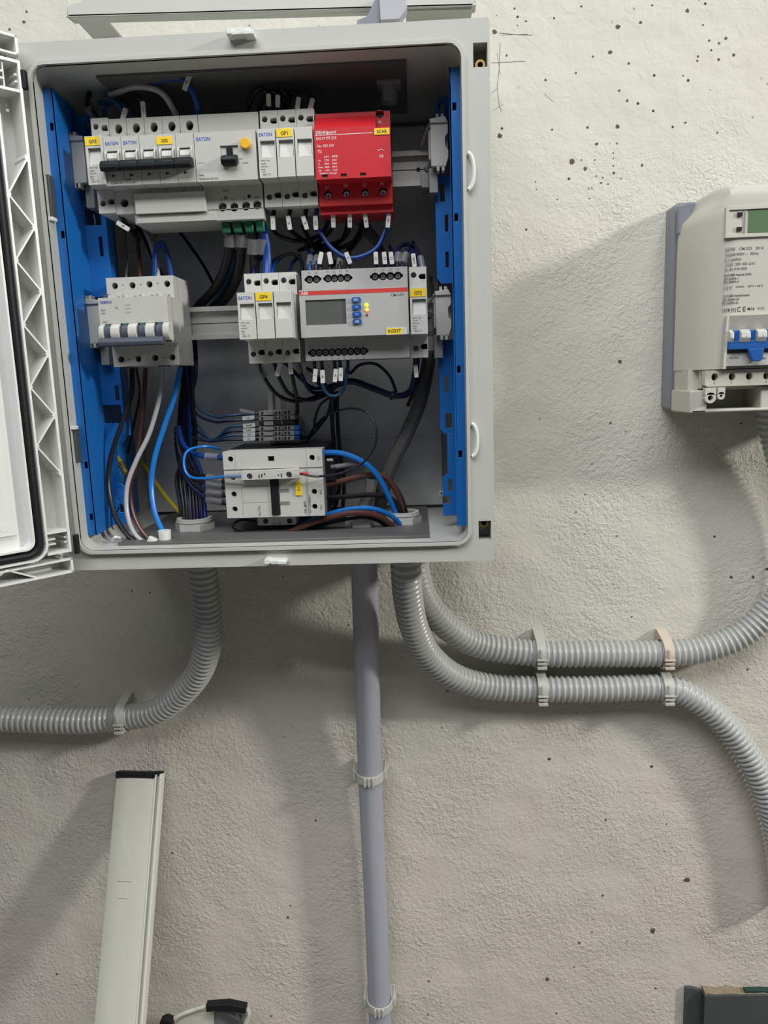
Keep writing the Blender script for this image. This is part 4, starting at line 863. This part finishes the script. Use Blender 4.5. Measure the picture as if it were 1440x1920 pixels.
for k, (a, c) in enumerate((((744, 500), (752, 462)), ((754, 502), (770, 462)))):
    wire('%s navy wire bending under the cable tie above the right end of the display relay' % ('left', 'right')[k], [(a[0], a[1], -172), ((a[0] + c[0]) / 2 - 3, 480, -168), (c[0] - 2, 462, -150), (772 - 2 * k, 458, -140), (782, 475, -150), (784 + 3 * k, 505, -165)], 2.4, 'navy', sleeves=[((a[0] + 1, 494, -172), ((a[0] + c[0]) / 2 - 1, 476, -166))])
b = MB(); p = P(768, 456, -152); b.ring((p.x, p.y, p.z), (0.3, 0, 1), 5.2, 3.8, 3, 'black', 16); b.box(p.x - 4, p.x - 1, p.y - 6, p.y - 2, p.z, p.z + 4, 'black')
tag(b.build('cable_tie'), 'small black cable tie bundling the navy wires right of the display relay', 'cable tie')
wire('dark lead with white marker standing on the right single fuse holder', [(778, 512, -170), (776, 492, -168), (774, 470, -155)], 2.0, 'navy', tags=[(776, 488, -178, 6, 13, 'LUPS')], ends=[(778, 505, -171, 3, 'ferr')])
wire('dark lead with clear sleeve at the back of the right single fuse holder', [(792, 510, -165), (789, 490, -160), (782, 468, -145)], 2.0, 'black', sleeves=[((792, 505, -164), (788, 482, -158))])
# under the pulled-out fuse switch
und = ((483, 'midblue', [(483, 668, -170), (488, 690, -168), (500, 715, -160), (520, 740, -150), (550, 752, -140), (590, 745, -130), (625, 728, -125)], None, [((484, 682, -168), (497, 706, -162))]),
       (515, 'midblue', [(512, 668, -170), (517, 690, -168), (527, 715, -160), (545, 740, -150), (580, 750, -138), (618, 738, -125)], (522, 694, -176, -16, 13, '2'), ()),
       (547, 'midblue', [(545, 668, -170), (546, 690, -168), (550, 715, -162), (556, 745, -150), (558, 775, -130)], (545, 690, -176, 2, 13, '3'), ()),
       (562, 'navy', [(520, 670, -160), (545, 690, -150), (566, 712, -145), (590, 728, -135), (625, 722, -125)], None, ()),
       (570, 'navy', [(556, 666, -165), (563, 690, -160), (566, 705, -155), (585, 735, -140), (615, 735, -125)], None, [((558, 676, -166), (563, 698, -162))]),
       (575, 'black', [(575, 690, -150), (590, 700, -145), (605, 720, -135), (625, 730, -125)], None, [((572, 700, -150), (596, 722, -145))]))
for k, (u, c, pth, tg_, sl) in enumerate(und):
    o = wire('%s wire curving right below the pulled-out fuse switch, %s' % ('dark', ('leftmost, clear sleeve', 'second, white marker', 'third, white marker', 'crossing behind the markers', 'fifth, clear sleeve', 'last and highest')[k]), pth, 2.1, 'black' if k < 3 else c, tags=[tg_] if tg_ else (), sleeves=sl, ends=[(pth[0][0], 674, -170, 9, 'wdblue')] if k < 3 else ())
for k, (u, v, a, s) in enumerate(((591, 704, -8, '1'), (605, 706, 0, '30'), (629, 704, -8, '14'), (639, 702, -3, '31'))):
    wire('lead with white marker under the display relay, %s from the left' % ('first', 'second', 'third', 'fourth')[k], [(u - 2, 672, -180), (u - 1, 690, -176), (u + 2, 715, -165), (622, 738 - k, -135), (626, 770, -110)], 1.9, 'navy', tags=[(u, v, -184, a, 13.5, s)])
wire('blue U-shaped jumper hanging under the display relay', [(604, 700, -172), (605, 725, -172), (618, 741, -172), (635, 740, -172), (647, 722, -172), (650, 690, -174)], 1.8, 'teal')
wire('black wire looping right under the display relay towards the grey cable', [(652, 672, -165), (655, 700, -155), (675, 684, -150), (705, 683, -150), (730, 705, -148), (743, 735, -145)], 1.7, 'navy')
wire('thick navy wire bundle running from under the display relay to the right fuse holder', [(628, 722, -130), (660, 715, -140), (700, 728, -145), (740, 742, -145), (768, 735, -140), (778, 705, -150), (782, 662, -165)], 3.6, 'navy', tags=[(780, 696, -172, 4, 13, 'S')])
b = MB(); p = P(733, 741, -148); b.ring((p.x, p.y, p.z), (1, 0, -0.3), 5, 3.6, 3, 'black', 16); tag(b.build('cable_tie'), 'black cable tie on the navy bundle below the display relay', 'cable tie')
wire('black wire down the back of the right fuse holder', [(795, 662, -160), (793, 690, -150), (778, 730, -130), (765, 760, -110)], 2.2, 'black')
wire('thick grey sheathed cable sweeping down on the right behind the fuse holder', [(798, 520, -55), (806, 600, -60), (804, 670, -72), (788, 750, -85), (762, 815, -90), (738, 862, -88), (722, 905, -80), (712, 950, -60)], 8.2, 'darkgrey', cat='cable')
wire('grey sheathed cable rising from the middle cable gland', [(680, 985, -136), (682, 955, -120), (695, 915, -95), (690, 885, -70)], 7.2, 'darkgrey', cat='cable')
# right of the contactor
wire('bright blue wire leaving the upper right of the contactor and dropping to the right gland', [(600, 849, -150), (640, 850, -152), (680, 866, -152), (708, 892, -150), (728, 930, -145), (742, 965, -138), (752, 1000, -130)], 3.1, 'blue')
wire('brown wire from the middle right of the contactor to the right gland', [(600, 912, -145), (640, 902, -145), (690, 891, -142), (722, 895, -140), (745, 925, -136), (756, 965, -130), (758, 1000, -128)], 3.4, 'brown')
wire('black wire just under the brown one right of the contactor', [(690, 893, -138), (725, 898, -136), (750, 930, -132), (762, 970, -128), (763, 1002, -126)], 3.0, 'black')
wire('black wire from the lower right of the contactor to the right gland', [(600, 934, -145), (650, 931, -146), (705, 928, -144), (740, 940, -140), (756, 975, -132), (760, 1002, -128)], 2.8, 'black')
wire('blue wire arching low from under the contactor to the right gland', [(560, 985, -150), (610, 966, -158), (660, 954, -162), (705, 955, -160), (740, 972, -150), (760, 998, -138)], 2.7, 'blue')
wire('brown wire arching low beside the blue one to the right gland', [(498, 1012, -155), (540, 998, -160), (600, 976, -164), (660, 962, -166), (710, 968, -160), (748, 996, -145)], 3.2, 'brown')
wire('black wire lying along the brown one above the bottom rim', [(490, 1014, -150), (560, 1000, -152), (620, 980, -156), (680, 970, -156), (715, 980, -150), (744, 1002, -140)], 2.0, 'black')
wire('thin black loop under the left of the contactor', [(480, 976, -150), (448, 976, -155), (436, 988, -158), (460, 1000, -160), (490, 1004, -158), (500, 1012, -154)], 1.4, 'black')
wire('thin black wire looping high from the auxiliary contact on the right', [(562, 888, -190), (595, 893, -186), (640, 887, -180), (680, 868, -178), (703, 835, -176), (704, 800, -172), (688, 773, -165), (655, 766, -155), (615, 778, -140), (590, 800, -120), (575, 830, -100)], 1.25, 'black', sleeves=[((572, 888, -188), (598, 892, -186))], ends=())
o = bpy.data.objects[-1] if False else None
wire('first of two black wires hanging down right of the feed terminals', [(624, 735, -130), (623, 790, -115), (628, 850, -105), (636, 905, -100), (628, 950, -100), (610, 985, -95)], 2.4, 'black')
wire('second of two black wires hanging straight down right of the feed terminals', [(632, 735, -125), (633, 790, -108), (638, 850, -98), (645, 905, -95), (642, 960, -95)], 2.2, 'black')
wire('navy wire bending from the black pair down to the feed terminals', [(622, 745, -120), (615, 775, -115), (598, 800, -108), (580, 818, -104), (556, 822, -100)], 1.9, 'navy')
wire('black loop right of the feed terminals', [(622, 742, -125), (600, 760, -120), (590, 790, -118), (592, 800, -116), (606, 790, -118)], 1.5, 'black')
b = MB(); b.cyl(P(566, 887.5, -189), P(578, 888.5, -189), 1.8, 'ferr', 12); tag(b.build('wire_ferrule'), 'small red ferrule on the right end of the auxiliary contact', 'ferrule')
b = MB(); b.cyl(P(620, 876, -150), P(668, 869, -145), 2.6, 'sleeve', 14); tag(b.build('marker_sleeve'), 'empty clear grey sleeve sticking out right of the contactor', 'sleeve')
b = MB(); p = P(612, 880, -140); b.box(p.x - 3, p.x + 11, -150, -110, p.z - 12, p.z + 12, 'black'); b.box(p.x + 2, p.x + 9, -151, -149, p.z + 10, p.z + 13, 'clip'); tag(b.build('auxiliary_switch', bevel=0.6), 'small black side switch on the right flank of the contactor', 'switch')

# ------------------------------------------------------------------ conduits, pipe and clips
def conduit(label, pts, R=17.6, pitch=7.6):
    path = catmull([P(u, v, y) for u, v, y in pts], 1.0)
    d = [0.0]
    for a, c in zip(path, path[1:]): d.append(d[-1] + (c - a).length)
    n = int(d[-1] / (pitch / 8)); pts2 = []; j = 0
    for i in range(n + 1):
        t_ = d[-1] * i / n
        while j < len(d) - 2 and d[j + 1] < t_: j += 1
        f = (t_ - d[j]) / max(1e-6, d[j + 1] - d[j]); pts2.append(path[j].lerp(path[j + 1], f))
    prof = (0.0, -0.25, -1.7, -2.5, -2.5, -1.7, -0.25, 0.0)
    b = MB(); b.tube(pts2, lambda i: R + prof[i % 8] * 1.0, 'conduit', 28)
    return tag(b.build('corrugated_conduit', smooth=50), label, 'conduit', 'grey corrugated conduits')
conduit('grey corrugated conduit from under the left of the enclosure, bending off to the left', [(372, 1000, -128), (379, 1065, -122), (386, 1120, -112), (390, 1170, -98), (388, 1215, -82), (372, 1262, -62), (335, 1305, -44), (288, 1335, -32), (232, 1345, -24), (150, 1352, -22), (60, 1350, -22), (-60, 1346, -24)])
conduit('grey corrugated conduit through the lower pair of clips, bending down at the right edge', [(757, 1000, -150), (761, 1065, -150), (765, 1120, -130), (776, 1175, -100), (800, 1225, -70), (850, 1268, -42), (920, 1288, -26), (1014, 1292, -24), (1120, 1292, -24), (1246, 1290, -24), (1305, 1312, -24), (1360, 1358, -24), (1405, 1420, -24), (1438, 1490, -24), (1462, 1580, -24), (1475, 1700, -24)])
conduit('grey corrugated conduit through the upper pair of clips, curving up to the meter', [(775, 1000, -95), (780, 1075, -85), (800, 1130, -68), (845, 1180, -46), (900, 1210, -30), (1005, 1225, -24), (1120, 1226, -24), (1246, 1225, -24), (1315, 1218, -24), (1380, 1196, -24), (1432, 1155, -24), (1470, 1100, -26), (1490, 1020, -30), (1485, 930, -34), (1462, 850, -38), (1450, 790, -42), (1448, 750, -45)])
pp = catmull([P(683, 1000, -128), P(683, 1065, -96), P(688, 1250, -56), P(694, 1460, -33), P(704, 1680, -28), P(712, 1895, -27), P(716, 2000, -27)], 6)
b = MB(); b.tube(pp, 16.2, 'pipe', 36, caps=True); pipe = tag(b.build('rigid_conduit'), 'straight smooth grey-violet pipe running down the wall below the enclosure', 'pipe')
b = MB(); p = P(683, 1062, -118)
b.prism([(p.x + 21 * math.cos(math.radians(60 * i + 15)), p.y + 21 * math.sin(math.radians(60 * i + 15))) for i in range(6)], -HZ - 12, -HZ, 'pipe', 'xy'); b.ring((p.x, p.y, -HZ - 18), (0, 0, 1), 19.5, 16.4, 8, 'pipe', 32); b.build('coupling_nut', pipe)

def clip_h(u, v, label, m='clip', R=17.8, wd=12.0):
    """snap saddle round a horizontal conduit; the opening latch is on the front"""
    p = P(u, v, -24); x0, x1 = p.x - wd / 2, p.x + wd / 2; zc = p.z; yc_ = -24.0
    t = thing('conduit_clip', label, 'clip', (p.x, 0, zc - 24), 'conduit clips')
    ol = [(0, zc + 25), (-4, zc + 26), (-12, zc + 24)] + [(yc_ - (R + 3) * math.sin(math.radians(a)), zc + (R + 3) * math.cos(math.radians(a))) for a in range(20, 161, 14)] + [(-12, zc - 23), (-3, zc - 24), (0, zc - 24)]
    b = MB(); b.plate(ol, [circ(yc_, zc, R, 36)], x0, x1, m, 'yz'); b.box(x0 - 1, x1 + 1, -3.5, 0, zc - 24, zc + 24, m); b.build('saddle', t, bevel=0.5)
    b = MB(); b.box(x0 - 0.8, x1 + 0.8, yc_ - R - 5.5, yc_ - R - 1.5, zc - 3.4, zc - 1.4, m); b.box(x0, x1, yc_ - R - 5.0, yc_ - R + 1, zc - 15, zc - 11.5, m); b.box(x0, x1, yc_ - R - 4.2, yc_ - R + 1, zc - 9.0, zc - 5.5, m); b.box(x0 + 3, x0 + 6, yc_ - R - 4.6, yc_ - R + 1, zc + 1, zc + 11, m)
    b.build('latch', t, bevel=0.4); return t
clip_h(232, 1344, 'grey plastic clip on the left corrugated conduit')
clip_h(1012, 1224, 'clean grey clip on the upper conduit, left of the two clip pairs')
clip_h(1247, 1224, 'dust-stained clip on the upper conduit, right of the two clip pairs', 'clipdust')
clip_h(1014, 1291, 'grey clip on the lower conduit, left of the two clip pairs')
clip_h(1247, 1290, 'grey clip on the lower conduit, right of the two clip pairs')
def clip_v(u, v, label, yc_):
    p = P(u, v, yc_ - 18); zc = p.z; xc = P(u, v, yc_).x; R = 16.5
    t = thing('pipe_clip', label, 'clip', (xc, 0, zc - 6), 'pipe clips')
    ol = [(xc + 22, 0), (xc + 24, -4), (xc + 22, -14)] + [(xc + (R + 2.6) * math.cos(math.radians(a)), yc_ - (R + 2.6) * math.sin(math.radians(a))) for a in range(0, 181, 15)] + [(xc - 22, -14), (xc - 24, -4), (xc - 22, 0)]
    b = MB(); b.plate(ol, [circ(xc, yc_, R, 36)], zc - 6, zc + 6, 'clip', 'xy'); b.box(xc - 23, xc + 23, -3.5, 0, zc - 7, zc + 7, 'clip')
    for s in (-1, 1): b.box(xc + s * 19, xc + s * 23, min(yc_ - 2, -14), 0, zc - 6, zc + 7, 'clip')
    b.build('saddle', t, bevel=0.5)
    b = MB(); 
    for dx in (-7, -1.5, 4): b.box(xc + dx, xc + dx + 3, yc_ - R - 5, yc_ - R, zc - 6.5, zc + 5.5, 'clip')
    b.build('latch', t, bevel=0.4)
clip_v(694, 1466, 'grey plastic clip around the middle of the smooth pipe', -33)
clip_v(713, 1898, 'grey plastic clip around the smooth pipe at the bottom edge', -27)

# ------------------------------------------------------------------ electricity meter
t = thing('electricity_meter', 'beige-grey electricity meter with green display at the right edge', 'electricity meter', (555, 0, -117))
b = MB(); b.plate(rrect(460, 668, -116.5, 124, 5), [], -32, 0, 'board'); b.plate(rrect(463, 665, -114, 121, 5), [], -38, -32, 'board'); b.box(461, 474, -44, -36, 88, 118, 'board'); b.build('back_board', t, bevel=1.0)
b = MB(); mx0, mx1 = 462.0, 664.0
side = [(mx0, -38), (mx0 + 1, -66), (mx0 + 8, -90), (mx0 + 17, -103), (mx0 + 28, -109.5), (mx0 + 40, -111)]
loop = side + [(mx1 - (x - mx0), y) for x, y in side[::-1]]
b.prism(loop, -69, 62, 'meter', 'xy')
def loop_cap(z0, z1, dx, dy):
    lp = [(x + (dx if x < 563 else -dx), min(-38, y + dy)) for x, y in loop]; return lp
# upper part with the shoulder cut at the corner
nz = [(62, 0, 0), (90, 1, 0), (98, 3, 0), (106, 11, 0), (113, 17, 0), (118, 19, 1), (122, 20, 3), (125, 22, 8), (127, 26, 16)]
rings = []
for z, dx, dy in nz: rings.append([(x + dx * max(0, 1 - (x - mx0) / 34.0) - dx * max(0, 1 - (mx1 - x) / 34.0), min(-38, y + dy), z) for x, y in loop])
vs = [v for r_ in rings for v in r_]; n = len(loop); fs = []
for i in range(len(rings) - 1):
    for j in range(n): k = (j + 1) % n; fs.append((i * n + j, i * n + k, (i + 1) * n + k, (i + 1) * n + j))
fs += [tuple(range(n)), tuple((len(rings) - 1) * n + j for j in range(n))]
b.add(vs, fs, 'meter')
wx0 = 491.0
b.plate(rect(wx0 - 3, 645, 70, 101.5), [rect(wx0, 642, 73.5, 98.5)], -113.5, -108, 'meter')
yb = -111.2
L_ = [(470, 3.9, 'GETIS'), (470, 3.9, '')]
def mt(u, v, s, size, m_='inkgrey', sq=1.0):
    x, z = XZ(u, v, yb); b.text(s, (x, yb, z), size, m_, squash=sq)
mt(1359, 470, 'GETIS   CM.323   2016', 4.1, sq=1.07); mt(1360, 480, '3x230/400V ~  50Hz', 4.1, sq=1.02); mt(1359, 489.5, '0,1-5(60)A', 4.1, sq=1.0); mt(1359, 498.5, 'COD. 200 405 GA1', 4.1, sq=0.97); mt(1358, 507.5, 'N. 00 330 838', 4.1)
mt(1358, 518, 'Ra=1000 impulsi kWh', 3.5, 'ink', 0.92); mt(1357, 525, 'EN 50470-1', 3.3, 'ink'); mt(1357, 531, 'EN 50470-3', 3.3, 'ink'); mt(1356, 542, '[=]', 4.4); mt(1367, 543, 'Y', 5.6); mt(1380, 541, '===', 5); mt(1401, 538.5, '-25°C + 55°C', 3.0, 'ink')
mt(1356, 557, 'Rr=1000 impulsi kvarh', 3.5, 'ink', 0.88); mt(1355, 564, 'EN 62053-23', 3.3, 'ink'); mt(1354, 570.5, 'EN 62053-21', 3.3, 'ink')
mt(1354, 584, 'UCB', 4.2, 'ink'); mt(1370, 584, '[R]', 4.6); mt(1381, 584.5, 'C E', 7.2, 'ink', 0.9); mt(1401, 582, 'M16', 4.4, 'ink'); mt(1420, 580.5, '0122', 3.8)
b.build('cover', t, smooth=40, bevel=0)
b = MB(); b.box(wx0, 642, -111.6, -111.1, 73.5, 98.5, 'meter'); b.box(512, 625, -112.2, -111.2, 74.5, 98.3, 'lcdgreen'); b.box(507.5, 509, -112.6, -111, 74, 98, 'gland'); b.build('display', t)
for z in (78.5, 93.5): b = MB(); b.box(500, 504, -113.5, -111, z - 2, z + 2, 'black'); b.box(504, 505.2, -113.8, -111, z - 2, z + 2, 'chrome'); b.build('push_button', t)
# lever bay with its side cheek
b = MB(); b.prism([(491.5, -12), (494, -12), (492.5, -69), (489.5, -69)], -118, -111, 'meter'); b.prism([(-111, -12), (-118, -12), (-111.5, -26)], 493, 650, 'meter', 'yz'); b.box(493, 650, -111.5, -108, -69, -26, 'gland'); b.box(493, 650, -115, -111, -66, -52, 'white'); b.text('C63 400V', (497, -115.2, -58), 2.6, 'inkgrey'); b.text('6000', (530, -115.2, -60), 3.4, 'inkgrey'); b.build('lever_bay', t, bevel=0.4)
b = MB(); b.box(493, 650, -121, -112, -48.5, -39, 'button'); 
for k in range(8): b.box(497.5 + 17.8 * k, 506 + 17.8 * k, -119, -112, -40, -28, 'button')
b.prism([(513, -48), (530, -48), (529, -60), (526, -62), (518, -61.5)], -125, -118, 'button'); b.build('lever_bar', t, bevel=0.8); bpy.context.scene.objects[-1]['label'] = 'blue linked lever'
for k in range(9):
    x = 487.5 + 17.6 * k; b = MB(); b.prism([(-112, -41.5), (-121.5, -41), (-125, -36), (-124, -30), (-118, -27), (-112, -27)], max(x, 493.5), x + 10.2, 'white2', 'yz'); 
    if k: b.cyl((x + 5.6, -125, -35), (x + 5.6, -124, -35), 1.1, 'gland', 12)
    b.build('lever_guard', t, bevel=1.0)
# terminals
b = MB(); b.box(463.5, 662, -84, -36, -92.5, -68.5, 'meter')
ths = [XZ(1339 + 32.3 * k, 707 - 0.8 * k, -104) for k in range(5)]
b.plate([(475, -70), (650, -70), (650, -88), (478, -88), (475, -86)], [circ(x, z, 3.6, 24, 4.3) for x, z in ths], -106, -94, 'meter'); b.box(475, 650, -95, -60, -90, -69.5, 'meter')
for x, z in ths: b.box(x - 4, x + 4, -95.2, -94.5, z - 4.6, z + 4.6, 'dark')
for s, (x, z) in zip('RSTN', ths): b.text(s, (x - 1.2, -106.1, z - 7.6), 3.0, 'inkgrey')
b.build('terminal_strip', t, bevel=0.5)
b = MB(); b.box(461, 480, -100, -36, -117, -92, 'meter'); b.box(463, 664, -52, -38, -117, -88, 'meter'); b.box(463, 664, -100, -38, -117, -113.5, 'meter'); b.box(480, 486, -98, -60, -95, -92, 'meter'); b.box(540, 664, -99, -38, -117, -90, 'meter'); b.build('base_tray', t, bevel=1.2)
for (u, v, ro, ri) in ((1331, 746, 6.0, 3.0), (1351, 742, 4.2, 1.6)):
    x, z = XZ(u, v, -106); b = MB(); b.ring((x, -100, z), (0, -1, 0), ro, ri, 8, 'meter'); b.box(x - ro, x + ro, -108, -100, z + ri + 0.4, -89, 'meter'); b.cyl((x, -100.5, z), (x, -100, z), ri + 0.2, 'dark'); b.build('seal_lug', t)

# ------------------------------------------------------------------ leaning and resting things
# upper cover standing on top of the enclosure
cL, cR = P(127, 32, -150), P(893, 11, -150)
rot_ = math.atan2(cR.z - cL.z, cR.x - cL.x); W_ = (cR - cL).length
t = thing('enclosure_cover', 'light grey plastic cover frame hanging just above the open enclosure', 'cover', ((cL.x + cR.x) / 2, -75, cL.z))
b = MB()
b.prism([(0, 0), (W_ - 4, 0), (W_, 4), (W_, 62), (40, 62), (15, 14), (4, 12), (0, 8)], -150, -142, 'grey')
b.box(0, W_, -150, -134, 0, 3, 'grey')
b.box(4, 34, -142, 0, 0.3, 5, 'grey'); b.box(W_ - 70, W_ - 3, -142, 0, 0.3, 5, 'grey')
b.box(14, 20, -142, 0, 4, 12, 'grey'); b.box(W_ - 8, W_ - 3, -142, 0, 4, 12, 'grey')
b.box(W_ - 68, W_ - 25, -95, -60, -1.2, 0.6, 'gland')
b.xform(Matrix.Translation(Vector((cL.x, 0, cL.z))) @ Matrix.Rotation(-rot_, 4, 'Y')); b.build('frame', t, bevel=1.2)
b = MB(); p = P(733, 15, -158); 
prof = [(p.x - 11, p.z - 14), (p.x + 8, p.z - 14)] + [(p.x + 4 + 12 * math.cos(math.radians(a)), p.z + 12 * math.sin(math.radians(a))) for a in range(-30, 91, 15)] + [(p.x - 11, p.z + 12)]
b.prism(prof, -166, -150, 'latch'); b.prism([(p.x - 34, p.z - 16), (p.x - 11, p.z - 16), (p.x - 11, p.z + 12), (p.x - 16, p.z + 8), (p.x - 24, p.z - 6), (p.x - 34, p.z - 9)], -158, -150, 'board'); b.build('latch', t, bevel=0.8)
# leaning trunking lid
T0 = P(217, 1443, -16); lean = Vector((-0.035, -0.42, -1.0)).normalized(); top_c = P(258, 1446, -16)
xa_ = Vector((1, 0, 0)); xa_ = (xa_ - lean * xa_.dot(lean)).normalized(); nn_ = xa_.cross(lean).normalized()
if nn_.y > 0: nn_ = -nn_
LM = Matrix(((xa_.x, nn_.x, -lean.x, top_c.x), (xa_.y, nn_.y, -lean.y, top_c.y), (xa_.z, nn_.z, -lean.z, top_c.z), (0, 0, 0, 1)))   # local x across, y out of the face, z up along
LN = 930
t = thing('cable_trunking', 'long white plastic trunking lid leaning against the wall at the lower left', 'trunking', (top_c.x - 30, -380, -1450))
b = MB(); b.prism([(-30, -14), (-30, -1.5), (-22, 1.2), (-10, 2.2), (10, 2.2), (20, 1.6), (25.5, 0.5), (25.5, -14)], -LN, -8, 'trunk', 'xy'); b.xform(LM); b.build('channel', t, bevel=0.3)
b = MB(); b.box(25.5, 27, -14, 1.2, -LN, -4, 'trunklip'); b.box(27, 30.5, -14, -6, -LN, -5, 'trunk'); b.box(31.5, 34.5, -14, 0.6, -LN, -3, 'trunklip'); b.box(27, 32, -14, -9, -LN, -5, 'trunk'); b.xform(LM); b.build('clip_edge', t, bevel=0.3)
b = MB(); b.box(-30, 24.5, -14, 2.4, -9, -0.5, 'black'); b.box(24, 33, -14, -2, -5, 0, 'black'); b.xform(LM); b.build('end_cap', t, bevel=0.4)
b = MB(); b.box(-14, 5, 1.6, 2.35, -142, -141.4, 'inkgrey'); b.box(-12, 3, 1.6, 2.3, -163, -162.5, 'inkgrey'); b.box(-1, -0.5, 1.6, 2.5, -162, -142, 'trunklip'); b.xform(LM); b.build('scuff_mark', t)
# odd fitting at the bottom edge
t = thing('trunking_corner', 'curved white plastic corner fitting with a dark top piece at the bottom edge', 'fitting', (-180, -40, -1060))
def arc_px(pts, y): return [P(u, v, y) for u, v in pts]
b = MB(); b.tube(catmull(arc_px([(312, 1925), (322, 1912), (345, 1900), (372, 1891), (388, 1887)], -50), 3), 2.6, 'trunklip', 8)
b.tube(catmull(arc_px([(462, 1888), (466, 1900), (463, 1912), (455, 1935)], -50), 3), 3.2, 'trunk', 8)
q_ = [P(u, v, -44) for u, v in ((318, 1930), (340, 1908), (370, 1897), (402, 1893), (404, 1935))]; b.prism([(p.x, p.z) for p in q_], -48, -40, 'trunk')
q_ = [P(u, v, -40) for u, v in ((404, 1893), (462, 1900), (460, 1945), (404, 1945))]; b.prism([(p.x, p.z) for p in q_], -43, -37, 'gland')
b.box(P(318, 1930, -44).x, P(460, 1930, -44).x, -48, -0.3, -1080, P(340, 1960, -48).z - 20, 'trunk'); b.build('shell', t)
b = MB(); q_ = [P(u, v, -52) for u, v in ((388, 1878), (430, 1875), (464, 1882), (462, 1894), (440, 1889), (415, 1886), (390, 1890))]; b.prism([(p.x, p.z) for p in q_], -60, -49, 'black'); b.build('dark_rim', t, bevel=0.5); b = MB()
q_ = [P(u, v, -52) for u, v in ((405, 1890), (425, 1894), (448, 1908), (455, 1925), (440, 1925), (420, 1905), (405, 1900))]; b.prism([(p.x, p.z) for p in q_], -56, -48, 'laminate'); b.build('curved_rail', t, bevel=0.5); b = MB()
q_ = [P(u, v, -56) for u, v in ((301, 1913), (312, 1908), (324, 1913), (324, 1935), (301, 1935))]; b.prism([(p.x, p.z) for p in q_], -60, -48, 'black'); b.build('end_knob', t, bevel=0.5)
# board scrap lower right
t = thing('chipboard_panel', 'dark grey laminated chipboard scrap with a broken top edge at the lower right', 'board', (600, -12, -1450))
b = MB(); top = P(1283, 1848, 0); zt = top.z
b.prism([(516.5, -1450), (516.5, zt + 0.5), (524, zt + 0.5), (532, zt - 1.5), (541, zt - 6), (541, -1450)], -6, -0.3, 'laminate')
jag = [(541, zt + 1)] + [(541 + 9 * k, zt - 1.5 + random.uniform(-1.2, 1.4)) for k in range(1, 20)] + [(720, zt)]
b.prism([(541, -1450)] + jag + [(720, -1450)], -14, -0.3, 'chip'); 
b.build('core', t)
b = MB(); b.prism([(541, -1450), (541, zt - 2.5), (560, zt - 1.5), (720, zt - 0.5), (720, -1450)], -17, -14, 'laminate'); b.box(539.8, 541.2, -17, -5, -1450, zt - 3, 'laminate'); b.box(598, 720, -12, -4, zt - 4, zt + 2, 'darkgreen'); b.build('laminate_face', t, bevel=0.2)

for o in S.objects:
    if '_o' in o: del o['_o']
